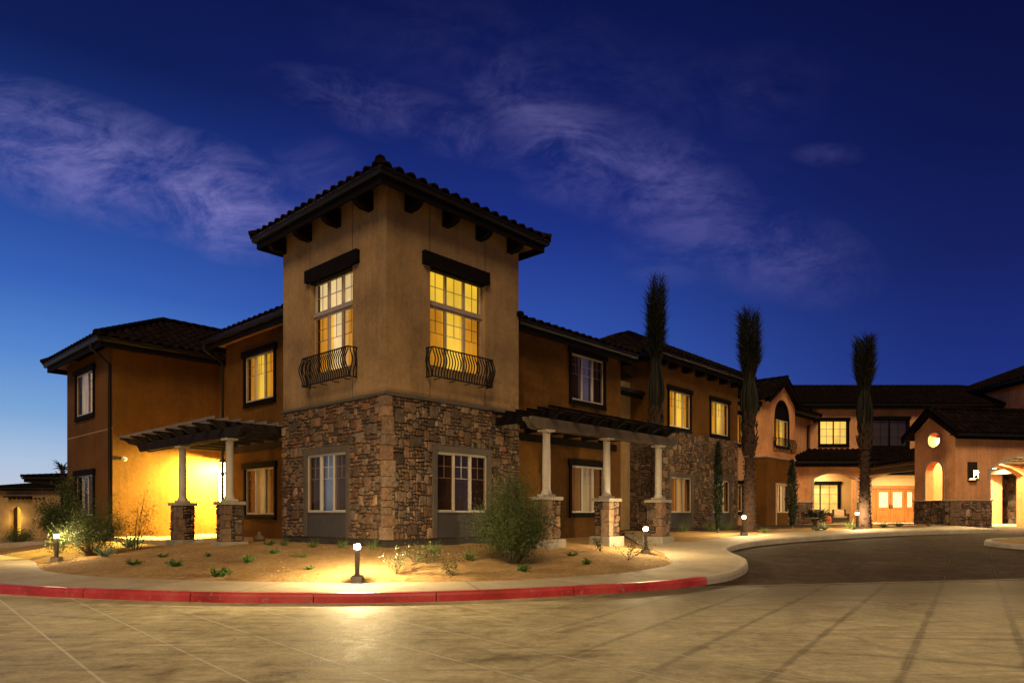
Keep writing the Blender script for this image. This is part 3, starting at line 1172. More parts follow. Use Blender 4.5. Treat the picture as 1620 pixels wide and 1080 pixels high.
def tile_face(mb, O, U, V, ulen, vmin, vmax, seed=0):
    """O origin at eave, U unit along the eave, V unit up the slope; vmin/vmax functions of u"""
    R = random.Random(seed)
    O, U, V = Vector(O), Vector(U), Vector(V)
    Nn = U.cross(V).normalized()
    if Nn.z < 0: Nn = -Nn
    nt = max(1, round(ulen / TILE_W))
    tw = ulen / nt
    prof = [(0, .0), (.12, .0), (.17, .035), (.28, .075), (.5, .095), (.72, .075), (.83, .035), (.88, .0)]
    us = [(t_ + p) * tw for t_ in range(nt) for p, _ in prof] + [ulen]
    hs = [h for t_ in range(nt) for _, h in prof] + [0]
    vm = max(vmax(u) for u in us)
    nc = int(vm / COURSE) + 1
    n = len(us)
    jit = [[R.uniform(-.012, .012) for _ in range(nt + 1)] for _ in range(nc)]
    for c in range(nc):
        v0, v1 = c * COURSE, (c + 1) * COURSE
        vs = []
        for i, u in enumerate(us):
            lo, hi = vmin(u), vmax(u)
            j_ = jit[c][min(nt, i // len(prof))]
            for v, w in ((v0 - .03 + j_, .0), (v0 - .03 + j_, .028), (v1, .006)):
                vv = min(max(v, lo - .03), hi)
                vs.append(O + U * u + V * vv + Nn * (w + hs[i] * (1.05 if w > .01 else .92)))
        fs = []
        for i in range(n - 1):
            mid_u = (us[i] + us[i + 1]) / 2
            if vmax(mid_u) <= v0 or vmin(mid_u) >= v1: continue
            a, b = 3 * i, 3 * (i + 1)
            fs += [(a, b, b + 1, a + 1), (a + 1, b + 1, b + 2, a + 2)]
        mb.add(vs, fs, 0, False)


def ridge_caps(mb, A, B, r=.11, step=.38):
    A, B = Vector(A), Vector(B)
    L_ = (B - A).length
    n = max(1, round(L_ / step))
    d = (B - A).normalized()
    x = d.cross(Vector((0, 0, 1))).normalized()
    y = x.cross(d)
    for k in range(n):
        p0, p1 = A + d * (L_ * k / n - .02), A + d * (L_ * (k + 1) / n)
        vs = []
        for p, rr in ((p0, r * 1.12), (p1, r * .95)):
            for q in range(9):
                a = pi * q / 8 * 1.2 - .1 * pi
                vs.append(p + x * cos(a) * rr + y * (sin(a) * rr + .02))
        fs = [(q, q + 1, 10 + q, 9 + q) for q in range(8)] + [tuple(range(9))]
        mb.add(vs, fs, 0, True)


def hip_roof(parent, x0, x1, y0, y1, z, pitch, walls, soffit_z=None, name='roof', gut=True, gable=None, sides='SWEN', fascia_h=.28, seed=1, sub=True):
    """eave rectangle; walls = (wx0,wx1,wy0,wy1) the wall rectangle under it. S side is y0, W side is x0. Returns the roof object"""
    mb = MB()
    c = 1 / sqrt(1 + pitch * pitch)
    lx, ly = x1 - x0, y1 - y0
    zt = z - .01
    if lx >= ly:
        h = ly / 2
        r0, r1 = (x0 + h, y0 + h), (x1 - h, y0 + h)
    else:
        h = lx / 2
        r0, r1 = (x0 + h, y0 + h), (x0 + h, y1 - h)
    if gable == 'x0': r0 = (x0, y0 + h)
    if gable == 'x1': r1 = (x1, y0 + h)
    if gable == 'xx': r0, r1 = (x0, y0 + h), (x1, y0 + h)
    if gable == 'y0': r0 = (x0 + h, y0)
    zr_ = zt + h * pitch
    hs = h / c

    def lim(L_, h0, h1):      # trapezoid limit: inset h0 at start, h1 at end
        def f(u):
            m = hs
            if h0 > 0: m = min(m, u / h0 * hs)
            if h1 > 0: m = min(m, (L_ - u) / h1 * hs)
            return max(m, 0)
        return f
    zero = lambda u: 0.0
    if lx >= ly:
        a0, a1 = r0[0] - x0, x1 - r1[0]
        if 'S' in sides: tile_face(mb, (x0, y0, zt), (1, 0, 0), (0, c, pitch * c), lx, zero, lim(lx, a0, a1), seed)
        if 'N' in sides: tile_face(mb, (x1, y1, zt), (-1, 0, 0), (0, -c, pitch * c), lx, zero, lim(lx, a1, a0), seed + 1)
        if 'W' in sides and a0 > 0: tile_face(mb, (x0, y1, zt), (0, -1, 0), (c, 0, pitch * c), ly, zero, lim(ly, h, h), seed + 2)
        if 'E' in sides and a1 > 0: tile_face(mb, (x1, y0, zt), (0, 1, 0), (-c, 0, pitch * c), ly, zero, lim(ly, h, h), seed + 3)
    else:
        a0, a1 = r0[1] - y0, y1 - r1[1]
        if 'W' in sides: tile_face(mb, (x0, y1, zt), (0, -1, 0), (c, 0, pitch * c), ly, zero, lim(ly, a1, a0), seed)
        if 'E' in sides: tile_face(mb, (x1, y0, zt), (0, 1, 0), (-c, 0, pitch * c), ly, zero, lim(ly, a0, a1), seed + 1)
        if 'S' in sides and a0 > 0: tile_face(mb, (x0, y0, zt), (1, 0, 0), (0, c, pitch * c), lx, zero, lim(lx, h, h), seed + 2)
        if 'N' in sides and a1 > 0: tile_face(mb, (x1, y1, zt), (-1, 0, 0), (0, -c, pitch * c), lx, zero, lim(lx, h, h), seed + 3)
    A, B = (*r0, zr_), (*r1, zr_)
    lift = .06
    cs = [((x0, y0), A), ((x1, y0), B if lx >= ly else A), ((x1, y1), B), ((x0, y1), A if lx >= ly else B)]
    for k_, (p, q) in enumerate(cs):
        ridge_caps(mb, (p[0], p[1], zt + lift), (q[0], q[1], zr_ + lift))
    if (Vector(A) - Vector(B)).length > .3:
        ridge_caps(mb, (*r0, zr_ + lift), (*r1, zr_ + lift))
    # deck under the tiles
    if lx >= ly:
        dv = [(x0, y0, zt - .02), (x1, y0, zt - .02), (x1, y1, zt - .02), (x0, y1, zt - .02), (*r0, zr_ - .02), (*r1, zr_ - .02)]
        mb.add(dv, [(0, 1, 5, 4), (2, 3, 4, 5), (3, 0, 4), (1, 2, 5)])
    else:
        dv = [(x0, y0, zt - .02), (x1, y0, zt - .02), (x1, y1, zt - .02), (x0, y1, zt - .02), (*r0, zr_ - .02), (*r1, zr_ - .02)]
        mb.add(dv, [(0, 1, 4), (1, 2, 5, 4), (2, 3, 5), (3, 0, 4, 5)])
    roof = mb.build(name, M_TILE, parent, recalc=False)
    if gut:
        k = MB()
        path = [(x0, y0), (x1, y0), (x1, y1), (x0, y1)]
        gp = [(-.11, -.15), (-.04, -.15), (-.01, -.10), (-.01, -.04), (.02, -.03), (.02, 0.0), (.0, .0), (.0, -.02), (-.11, -.02)]
        k.sweep([(p[0], p[1], z) for p in path], gp, closed=True)
        k.build('gutter', M_METAL, roof if sub else parent)
        k = MB()
        k.sweep([(p[0], p[1], z) for p in path], [(-.114, -.02), (-.114, -fascia_h - .05), (-.16, -fascia_h - .05), (-.16, -.02)], closed=True)
        k.build('fascia', M_WOOD, roof if sub else parent)
    if walls:
        sz = soffit_z if soffit_z is not None else z - .12
        k = MB()
        wx0, wx1, wy0, wy1 = walls
        e = .16
        o = [(x0 + e, y0 + e), (x1 - e, y0 + e), (x1 - e, y1 - e), (x0 + e, y1 - e)]
        i_ = [(wx0, wy0), (wx1, wy0), (wx1, wy1), (wx0, wy1)]
        k.add([(p[0], p[1], z - .14) for p in o] + [(p[0], p[1], z - .14 + pitch * min(abs(wx0 - x0), abs(wy0 - y0)) ) for p in i_], [(q, (q + 1) % 4, 4 + (q + 1) % 4, 4 + q) for q in range(4)])
        k.build('soffit', M_SOFFIT, roof if sub else parent)
    return roof


def window(parent, F, u0, u1, z0, z1, depth=.08, center=B_YELHOT, side_=B_YEL, trim='wood', panels=3, muntin='top', frame=M_VINYL, screen=True, rows=2, extra_row=None,
           deep_back=.10, low=None):
    """one window: its surround is the part, with frame, pane, blinds and screens as sub-parts"""
    tm = MB()
    if trim == 'wood':
        F.box(tm, u0 - .17, u1 + .17, .0, .10, z1 + .0, z1 + .19)
        F.box(tm, u0 - .11, u0, .0, .06, z0 - .10, z1)
        F.box(tm, u1, u1 + .11, .0, .06, z0 - .10, z1)
        F.box(tm, u0, u1, .0, .06, z0 - .13, z0)
        F.box(tm, u0 - .12, u1 + .12, .0, .085, z0 - .16, z0 - .102)
        mt = M_WOOD
    elif trim == 'stone':
        zb = .80
        F.box(tm, u0 - .15, u1 + .15, -.02, .055, z1, z1 + .17)
        F.box(tm, u0 - .15, u0, -.02, .055, zb, z1)
        F.box(tm, u1, u1 + .15, -.02, .055, zb, z1)
        mt = M_SURR
    elif trim == 'plain':
        F.box(tm, u0 - .09, u1 + .09, .0, .04, z1, z1 + .09)
        F.box(tm, u0 - .09, u0, .0, .04, z0 - .7, z1)
        F.box(tm, u1, u1 + .09, .0, .04, z0 - .7, z1)
        mt = M_TRIMST
    elif trim == 'lintel':
        F.box(tm, u0 - .31, u1 + .10, -.0, .12, z1 - .02, z1 + .30)
        F.box(tm, u0 + .004, u1 - .004, -.16, .0, z1 - .06, z1 - .004)
        mt = M_WOOD
    elif trim == 'lintel2':
        F.box(tm, u0 - .26, u1 + .08, -.0, .12, z1 - .02, z1 + .30)
        F.box(tm, u0 + .004, u1 - .004, -.16, .0, z1 - .06, z1 - .004)
        mt = M_WOOD
    elif trim == 'thin':
        F.box(tm, u0 - .03, u1 + .03, -.02, .02, z1, z1 + .05)
        F.box(tm, u0 - .03, u1 + .03, -.02, .02, z0 - .05, z0)
        mt = M_WOOD
    root = tm.build('window', mt, parent, bevel=.006)
    fr = MB()
    w1, w0 = -depth + .05, -depth - .02
    t_ = .045
    rowsz = [(z0, z1)] if extra_row is None else [(z0, extra_row - .03), (extra_row + .05, z1)]
    if extra_row is not None:
        F.box(fr, u0, u1, w0 - .01, w1 + .04, extra_row - .03, extra_row + .05)
    scr, bl_c, bl_s = MB(), MB(), MB()
    for ri, (a, b) in enumerate(rowsz):
        F.box(fr, u0, u1, w0, w1, a, a + t_)
        F.box(fr, u0, u1, w0, w1, b - t_, b)
        F.box(fr, u0, u0 + t_, w0, w1, a + t_, b - t_)
        F.box(fr, u1 - t_, u1, w0, w1, a + t_, b - t_)
        pw = (u1 - u0) / panels
        for k in range(1, panels):
            F.box(fr, u0 + pw * k - .028, u0 + pw * k + .028, w0, w1 + .004, a + t_, b - t_)
        top_row = extra_row is not None and ri == 1
        for k in range(panels):
            p0, p1 = u0 + pw * k + .035, u0 + pw * (k + 1) - .035
            m = (p0 + p1) / 2
            zt_, zb_ = b - t_, a + t_
            if muntin == 'top':
                H_ = zt_ - zb_
                if top_row:
                    F.box(fr, p0, p1, w0 + .02, w0 + .032, (zt_ + zb_) / 2 - .008, (zt_ + zb_) / 2 + .008)
                    F.box(fr, m - .008, m + .008, w0 + .02, w0 + .033, zb_, zt_)
                else:
                    s1, s2 = zt_ - H_ * .21, zt_ - H_ * .42
                    F.box(fr, p0, p1, w0 + .02, w0 + .032, s1 - .008, s1 + .008)
                    F.box(fr, p0, p1, w0 + .02, w0 + .032, s2 - .008, s2 + .008)
                    F.box(fr, m - .008, m + .008, w0 + .02, w0 + .033, s2, zt_)
            elif muntin == 'grid':
                for q in range(1, 3):
                    zz = zb_ + (zt_ - zb_) * q / 3
                    F.box(fr, p0, p1, w0 + .02, w0 + .032, zz - .01, zz + .01)
                F.box(fr, m - .01, m + .01, w0 + .02, w0 + .033, zb_, zt_)
            isside = panels == 3 and k != 1
            if screen and isside and not top_row:
                F.box(scr, p0 - .012, p1 + .012, w0 + .052, w0 + .056, zb_, zt_)
                # screen frame
                for (aa, bb, cc, dd) in ((p0 - .012, p0 + .006, zb_, zt_), (p1 - .006, p1 + .012, zb_, zt_), (p0 + .006, p1 - .006, zb_, zb_ + .018), (p0 + .006, p1 - .006, zt_ - .018, zt_)):
                    F.box(fr, aa, bb, w0 + .046, w0 + .062, cc, dd)
            tgt = bl_s if (isside and not top_row) else bl_c
            tgt.add([F.pt(p0 - .05, w0 - deep_back, zb_ - .05), F.pt(p1 + .05, w0 - deep_back, zb_ - .05), F.pt(p1 + .05, w0 - deep_back, zt_ + .05), F.pt(p0 - .05, w0 - deep_back, zt_ + .05)], [(0, 1, 2, 3)])
    fr.build('window_frame', frame, root)
    gp = MB()
    for (a, b) in rowsz:
        gp.add([F.pt(u0 + .02, w0 + .04, a + .02), F.pt(u1 - .02, w0 + .04, a + .02), F.pt(u1 - .02, w0 + .04, b - .02), F.pt(u0 + .02, w0 + .04, b - .02)], [(0, 1, 2, 3)])
    gp.build('pane', M_GLASS, root)
    if scr.v: scr.build('insect_screen', M_SCREEN, root)
    if bl_c.v: bl_c.build('blind', center, root)
    if bl_s.v: bl_s.build('blind', side_, root)
    # lining box so nothing shows past the blinds
    bx = MB()
    b_ = w0 - deep_back - .01
    for (p, q) in (((u0, z0), (u0, z1)), ((u1, z0), (u1, z1)), ((u0, z0), (u1, z0)), ((u0, z1), (u1, z1))):
        bx.add([F.pt(p[0], w0, p[1]), F.pt(q[0], w0, q[1]), F.pt(q[0], b_, q[1]), F.pt(p[0], b_, p[1])], [(0, 1, 2, 3)])
    bx.add([F.pt(u0, b_, z0), F.pt(u1, b_, z0), F.pt(u1, b_, z1), F.pt(u0, b_, z1)], [(0, 1, 2, 3)])
    bx.build('window_lining', M_FOUND, root)
    if trim == 'stone':
        ap = MB()
        F.box(ap, u0, u1, -.02, .03, .80, z0 - .03)
        F.box(ap, u0 - .0, u1 + .0, -.02, .05, z0 - .03, z0 - .0)
        ap.build('apron', M_PANEL, root)
    return root


def balcony(parent, F, u0, u1, z0, z1, proj=.25, bars=22, sc=1.0):
    m = MB()
    for z in (z0, z1):
        m.tube([F.pt(u0, 0.0, z), F.pt(u0, proj, z), F.pt(u1, proj, z), F.pt(u1, 0.0, z)], .021, 4)
    m.tube([F.pt(u0, .02, z0 + .03), F.pt(u0, .02, z1)], .014, 4)
    m.tube([F.pt(u1, .02, z0 + .03), F.pt(u1, .02, z1)], .014, 4)

    def bar(u, w, du, dw):
        pts = []
        for k in range(11):
            t_ = k / 10
            b = .09 * (sin(pi * min(1, max(0, (t_ - .12) / .80))) ** 1.5) - .015 * sin(2 * pi * t_)
            pts.append(F.pt(u + du * b, w + dw * b, z1 + (z0 - z1) * (1 - t_)))
        m.tube(pts, .016, 4, cap=False)
    for k in range(bars + 1):
        bar(u0 + (u1 - u0) * k / bars, proj, 0, 1)
    for w in (.10, .2):
        bar(u0, w, -1, 0)
        bar(u1, w, 1, 0)
    for k in range(4):
        u = u0 + (u1 - u0) * (k + .5) / 4
        m.tube([F.pt(u, 0.0, z0 - .02), F.pt(u, proj * .8, z0 - .02)], .014, 4)
    return m.build('balcony', M_IRON, parent)


def corbel(mb, F, u, z, wd=.2, out=.55, h=.36):
    """eave bracket with a clipped, rounded nose"""
    prof = [(0, z), (out, z), (out, z - h * .55), (out * .85, z - h * .85), (out * .55, z - h), (0, z - h)]
    n = len(prof)
    vs = [F.pt(u - wd / 2, w, zz) for w, zz in prof] + [F.pt(u + wd / 2, w, zz) for w, zz in prof]
    mb.add(vs, [tuple(range(n)), tuple(reversed(range(n, 2 * n)))] + [(q, (q + 1) % n, n + (q + 1) % n, n + q) for q in range(n)])


# ------------------------------------------------------------------ the main residence
ROT = TH
B = thing('residence_building', 'long two-storey ochre and tan stucco residence with a square corner tower on a stone base', 'building', (CX, CY, 0), ROT)
ZB = .45   # walls go a little into the ground

# --- tower 4.57 x 4.71
TX, TY = 4.57, 4.71
ZC = 4.16
FR, FL = Face('R', 0), Face('L', 0)
tR_up, tL_up = (1.33, 3.24, 5.05, 7.50, .20), (1.36, 3.31, 5.05, 7.50, .20)
gR, gL = (1.53, 3.29, 1.43, 2.94), (1.58, 3.41, 1.43, 2.94)
m = MB()
panel(m, FR, 0, TX, ZC, 9.3, [tR_up])
panel(m, FL, 0, TY, ZC, 9.3, [tL_up])
m.add([(TX, 0, ZB), (TX, TY, ZB), (TX, TY, 9.2), (TX, 0, 9.2)], [(0, 1, 2, 3)])
m.add([(0, TY, ZB), (TX, TY, ZB), (TX, TY, 9.2), (0, TY, 9.2)], [(0, 1, 2, 3)])
for F, us, hole in ((FR, (1.32, 3.24), tR_up), (FL, (1.36, 3.31), tL_up)):
    for u in us:
        F.box(m, u - .011, u + .011, -.004, .002, 7.85, 9.0, 1)
        F.box(m, u - .011, u + .011, -.004, .002, ZC + .07, 4.72, 1)
F = FR
m.build('tower_wall', [M_TOWER, M_DARKJ], B)
m = MB()
panel(m, FR, 0, TX, ZB, ZC, [gR], 0)
panel(m, FL, 0, TY, ZB, ZC, [gL], 0)
sb = m.build('stone_base', M_MORTAR, B)
m = MB()
hR = [(gR[0] - .15, gR[1] + .15, .5, gR[3] + .17)]
hL = [(gL[0] - .15, gL[1] + .15, .5, gL[3] + .17)]
stones(m, FR, .15, TX, .78, ZC, hR, 11, .088)
stones(m, FL, .15, TY, .78, ZC, hL, 12, .088)
quoins(m, 0, 0, .78, ZC, 5)
m.build('cobble_facing', M_STONE, sb)
m = MB()
m.box(-.012, TX, -.012, .0, ZB, .775)
m.box(-.012, .0, 0, TY, ZB, .775)
m.box(.0, TX - .01, .003, TY, ZB, .774)
m.build('foundation', M_FOUND, B)
m = MB()
m.sweep([(TX + .004, TY, ZC), (TX + .004, -.0, ZC), (-.0, -.0, ZC), (.0, TY, ZC)], [(-.005, .0), (.06, .0), (.085, .015), (.085, .05), (.03, .085), (-.005, .085)], side=-1)
m.build('stone_cap', M_SURR, B, bevel=.006)
hip_roof(B, -.63, TX + .63, -.63, TY + .63, 9.06, .32, (0, TX, 0, TY), 8.97, seed=3)
for F, us in ((FL, (.59, 1.95, 3.30, 4.62)), (FR, (.63, 1.82, 2.98, 4.18))):
    for u in us:
        k = MB()
        corbel(k, F, u, 9.02, .2, .5, .44)
        k.build('corbel', M_WOOD, B, bevel=.008)
window(B, FR, tR_up[0], tR_up[1], 5.05, 7.5, .19, B_YELHOT, B_YEL, 'lintel2', extra_row=6.62, frame=M_VINYLD)
window(B, FL, tL_up[0], tL_up[1], 5.05, 7.5, .19, B_CREAM, B_YEL, 'lintel', extra_row=6.62, frame=M_VINYLD)
window(B, FR, *gR, .05, B_BLACK, B_BLACK, 'stone')
window(B, FL, *gL, .05, B_DARKB, B_DARK, 'stone')
balcony(B, FR, 1.2, 3.27, 4.74, 5.45)
balcony(B, FL, 1.17, 3.28, 4.72, 5.44)

# --- right wing (b = .6)
m = MB()
F1 = Face('R', .6)
wu, wg = (7.72, 9.49, 5.06, 6.55), (7.72, 9.52, 1.43, 2.95)
panel(m, F1, TX, 10.55, ZB, 6.95, [wu, wg])
m.add([(10.55, .6, ZB), (10.55, 9, ZB), (10.55, 9, 6.95), (10.55, .6, 6.95)], [(0, 1, 2, 3)])
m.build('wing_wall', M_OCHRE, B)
hip_roof(B, 4.60, 10.72, -.05, 9.65, 6.89, .30, (4.6, 10.55, .6, 9), 6.80, seed=7, gable='x0')
window(B, F1, *wu, .05, B_PURP, B_BLACK)
window(B, F1, *wg, .05, B_OLIVE, B_AMBERD)

# recess b=3.05
m = MB()
panel(m, Face('R', 3.05), 10.55, 14.92, ZB, 6.9)
m.build('recess_wall', M_TOWER, B)
m = MB()
m.box(10.56, 15, 2.45, 2.5, 6.15, 6.35)
m.box(10.56, 14.9, 2.30, 2.44, 6.28, 6.42, 1)
m.box(10.56, 14.9, 2.44, 8, 6.42, 6.47, 2)
m.build('recess_eave', [M_WOOD, M_METAL, M_TILE], B)

# --- block 2 (b = 1.75), stone below
F2, F2L = Face('R', 1.75), Face('L', 14.92)
ZS2 = 4.9
b1u, b2u = (15.83, 17.62, 5.06, 6.58), (19.57, 21.33, 5.06, 6.58)
b1g, b2g = (15.95, 17.72, 1.44, 2.95), (19.72, 21.45, 1.44, 2.95)
m = MB()
panel(m, F2, 14.92, 22.39, ZS2, 7.75, [b1u, b2u])
panel(m, F2L, 1.75, 10, ZS2, 7.75)
m.add([(22.39, 1.75, ZB), (22.39, 10, ZB), (22.39, 10, 7.75), (22.39, 1.75, 7.75)], [(0, 1, 2, 3)])
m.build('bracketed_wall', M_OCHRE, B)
m = MB()
panel(m, F2, 14.92, 22.39, ZB, ZS2, [b1g, b2g])
panel(m, F2L, 1.75, 10, ZB, ZS2)
sb = m.build('stone_base', M_MORTAR, B)
m = MB()
stones(m, F2, 14.92, 22.39, .72, ZS2, [(b1g[0] - .15, b1g[1] + .15, .5, b1g[3] + .17), (b2g[0] - .15, b2g[1] + .15, .5, b2g[3] + .17)], 21, .112)
stones(m, F2L, 1.72, 3.05, .72, ZS2, [], 22, .112, tone=.8)
m.build('cobble_facing', M_STONE, sb)
hip_roof(B, 14.25, 23.05, 1.15, 10.75, 7.9, .5, (14.92, 22.39, 1.75, 10), 7.74, seed=13)
for u in (15.05, 15.95, 17.1, 18.25, 19.4, 20.55, 21.75):
    k = MB()
    corbel(k, F2, u, 7.74, .26, .5, .3)
    k.build('corbel', M_WOOD, B, bevel=.008)
window(B, F2, *b1u, .05, B_YELHOT, B_YEL)
window(B, F2, *b2u, .05, B_YELHOT, B_YEL)
window(B, F2, *b1g, .05, B_AMBER, B_AMBERD, 'stone', muntin=None)
window(B, F2, *b2g, .05, B_AMBERD, B_AMBERD, 'stone', muntin=None)

# --- link with windows (b = 2.6)
F3 = Face('R', 2.6)
m = MB()
l1, l2 = (23.2, 24.75, 5.0, 6.5), (23.3, 24.75, 1.5, 2.92)
panel(m, F3, 22.39, 25.72, ZB, 7.2, [l1, l2])
m.build('link_wall', M_PALE, B)
window(B, F3, *l1, .05, B_YEL, B_YEL)
window(B, F3, *l2, .05, B_YEL, B_AMBER)
hip_roof(B, 21.5, 27, 1.95, 9, 7.15, .33, None, seed=17)

# --- gabled bay (b = 1.7)
F4, F4L = Face('R', 1.7), Face('L', 25.72)
bw, bg = (26.88, 28.55, 5.05, 6.47), (27.0, 28.7, 1.45, 2.95)
m = MB()
ZBE = 4.4
AC, AHW, ASP, ACR = (26.74 + 28.76) / 2, 1.01, 6.48, 7.56
u0, u1, zl, za = 25.72, 29.65, 7.45, 8.60
um = (u0 + u1) / 2
# wall above the belt with an arched recess
hole = (26.74, 28.76, 5.0, ASP, .10)
panel(m, F4, u0, u1, ZBE, ASP, [hole])


def gz(u):
    return zl + (za - zl) * (1 - abs(u - um) / (um - u0))


def az(u):
    d = (u - AC) / AHW
    return ASP + (ACR - ASP) * sqrt(max(0, 1 - d * d)) if abs(d) <= 1 else ASP


ul = sorted(set([u0, um, u1, AC - AHW, AC + AHW] + [AC - AHW + 2 * AHW * k / 20 for k in range(21)]))
for a, b in zip(ul[:-1], ul[1:]):
    m.add([F4.pt(a, 0, az(a)), F4.pt(b, 0, az(b)), F4.pt(b, 0, gz(b)), F4.pt(a, 0, gz(a))], [(0, 1, 2, 3)])
    if AC - AHW - .001 <= a and b <= AC + AHW + .001:
        m.add([F4.pt(a, 0, az(a)), F4.pt(b, 0, az(b)), F4.pt(b, -.1, az(b)), F4.pt(a, -.1, az(a))], [(0, 1, 2, 3)])
panel(m, F4L, 1.7, 9, ZBE, 7.45)
m.add([(u1, 1.7, ZB), (u1, 9, ZB), (u1, 9, 7.45), (u1, 1.7, 7.45)], [(0, 1, 2, 3)])
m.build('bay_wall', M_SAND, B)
m = MB()
panel(m, F4, u0, u1, ZB, ZBE, [bg])
panel(m, F4L, 1.7, 9, ZB, ZBE)
m.build('bay_base_wall', M_OCHRE, B)
m = MB()
m.sweep([(u1 + .01, 1.7, ZBE), (u0, 1.7, ZBE), (u0, 6, ZBE)], [(-.0, -.06), (.05, -.05), (.075, 0), (.06, .05), (-.0, .07)], side=-1)
m.build('belt_moulding', M_TRIMST, B)
m = MB()   # arched timber surround and dark panel
pts = [(AC - AHW, 5.0)] + [(AC - AHW + 2 * AHW * k / 24, az(AC - AHW + 2 * AHW * k / 24)) for k in range(25)] + [(AC + AHW, 5.0)]
ctr = (AC, 6.3)
for (p, q) in zip(pts[:-1], pts[1:]):
    def inn(p_):
        d = Vector((ctr[0] - p_[0], 0 if p_[1] < ASP else (ctr[1] - p_[1])))
        d.normalize()
        return (p_[0] + d.x * .11, p_[1] + d.y * .11)
    a, b = inn(p), inn(q)
    vs = [F4.pt(p[0], -.09, p[1]), F4.pt(q[0], -.09, q[1]), F4.pt(b[0], -.09, b[1]), F4.pt(a[0], -.09, a[1]),
          F4.pt(p[0], .04, p[1]), F4.pt(q[0], .04, q[1]), F4.pt(b[0], .04, b[1]), F4.pt(a[0], .04, a[1])]
    m.add(vs, [(4, 5, 6, 7), (0, 1, 5, 4), (3, 2, 6, 7), (0, 3, 7, 4), (1, 2, 6, 5)])
m.add([F4.pt(p[0], -.07, p[1]) for p in pts[1:-1]], [tuple(range(25))])
F4.box(m, AC - AHW, AC + AHW, -.08, .05, 4.95, 5.05)
m.build('arched_panel', M_WOOD, B)
w_ = window(B, F4, *bg, .05, B_CREAM, B_OLIVE, 'plain')
w_ = window(B, F4, *bw, .04, B_YELHOT, B_YEL, 'thin')
balcony(B, F4, 26.55, 28.9, 4.72, 5.42, .3, 16)
# gable roof: ridge runs back from the front
m = MB()
ov = .35
pg = (za - zl) / (um - u0)
cg = 1 / sqrt(1 + pg * pg)
hw = um - u0 + ov
ze = za + .08 - pg * hw
sl = hw / cg
yb, yf = 8.0, 1.7 - .35
full = lambda u: sl
zero = lambda u: 0.0
tile_face(m, (um - hw, yb, ze), (0, -1, 0), (cg, 0, pg * cg), yb - yf, zero, full, 31)
tile_face(m, (um + hw, yf, ze), (0, 1, 0), (-cg, 0, pg * cg), yb - yf, zero, full, 32)
ridge_caps(m, (um, yf, za + .14), (um, yb, za + .14))
for s_ in (-1, 1):
    ridge_caps(m, (um + s_ * hw, yf + .06, ze + .06), (um, yf + .06, za + .14), .085)
m.add([(um - hw, yf, ze), (um, yf, za + .06), (um + hw, yf, ze), (um - hw, yb, ze), (um, yb, za + .06), (um + hw, yb, ze)], [(0, 1, 4, 3), (1, 2, 5, 4)])
rf = m.build('roof', M_TILE, B, recalc=False)
m = MB()
for s_ in (-1, 1):
    a, b = (um + s_ * hw, ze), (um, za + .06)
    m.add([(a[0], yf, a[1]), (b[0], yf, b[1]), (b[0], yf, b[1] - .26), (a[0], yf, a[1] - .2), (a[0], yf + .05, a[1]), (b[0], yf + .05, b[1]), (b[0], yf + .05, b[1] - .26), (a[0], yf + .05, a[1] - .2)],
          [(0, 1, 2, 3), (4, 5, 6, 7), (0, 1, 5, 4), (3, 2, 6, 7), (0, 3, 7, 4)])
    m.add([(a[0], yf, a[1] - .12), (b[0], yf, b[1] - .12), (b[0], 1.7, b[1] - .12), (a[0], 1.7, a[1] - .12)], [(0, 1, 2, 3)])
m.build('barge_board', M_WOOD, rf)

# --- wall after the bay (b = 2.36)
F5 = Face('R', 2.36)
m = MB()
panel(m, F5, 29.65, 34.4, ZB, 7.3)
m.build('end_wall', M_SAND, B)
hip_roof(B, 29.0, 34.2, 1.8, 8, 7.35, .33, (29.6, 34, 2.36, 8), 7.25, seed=41)
m = MB()
m.tube([(33.6, 1.72, 7.2), (33.6, 1.72, 7.05), (33.2, 2.24, 6.7), (33.2, 2.24, .7)], .05, 6)
m.build('downspout', M_WOOD, B)

# --- left wing A (a = 1.0)
F6 = Face('L', 1.0)
au, ag = (7.05, 8.94, 5.04, 6.53), (7.03, 8.93, 1.37, 2.86)
m = MB()
panel(m, F6, TY, 10.4, ZB, 7.25, [au, ag])
m.add([(1.0, 10.4, ZB), (4, 10.4, ZB), (4, 10.4, 7.25), (1, 10.4, 7.25)], [(0, 1, 2, 3)])
m.build('wing_wall', M_OCHRE, B)
hip_roof(B, .36, 6.3, 4.80, 10.95, 7.33, .33, (1, 6, 4.8, 10.4), 7.22, seed=43, gable='y0')
window(B, F6, *au, .05, B_YELHOT, B_YEL)
window(B, F6, *ag, .05, B_OLIVE, B_AMBERD)
m = MB()
m.tube([(.42, 10.8, 7.18), (.42, 10.8, 7.0), (.93, 10.52, 6.6), (.93, 10.52, .6)], .045, 6)
m.build('downspout', M_METAL, B)

# --- recess with the side door (a = 1.57)
F7 = Face('L', 1.57)
m = MB()
panel(m, F7, 10.4, 12.2, ZB, 7.2)
m.build('recess_wall', M_OCHRE, B)
m = MB()
F7.box(m, 10.95, 11.98, -.01, .05, .66, 2.92)
dr = m.build('door', M_CREAM, B, bevel=.01)
m = MB()
F7.box(m, 10.82, 10.95, .0, .09, .62, 3.02)
F7.box(m, 11.98, 12.11, .0, .09, .62, 3.02)
F7.box(m, 10.82, 12.11, .0, .10, 2.92, 3.06)
m.build('door_frame', M_CREAM, dr)
m = MB()
m.lathe([(.028, -.0), (.028, .05)], (1.5, 11.05, 1.6), 10)
m.build('door_handle', M_BRONZE, dr)

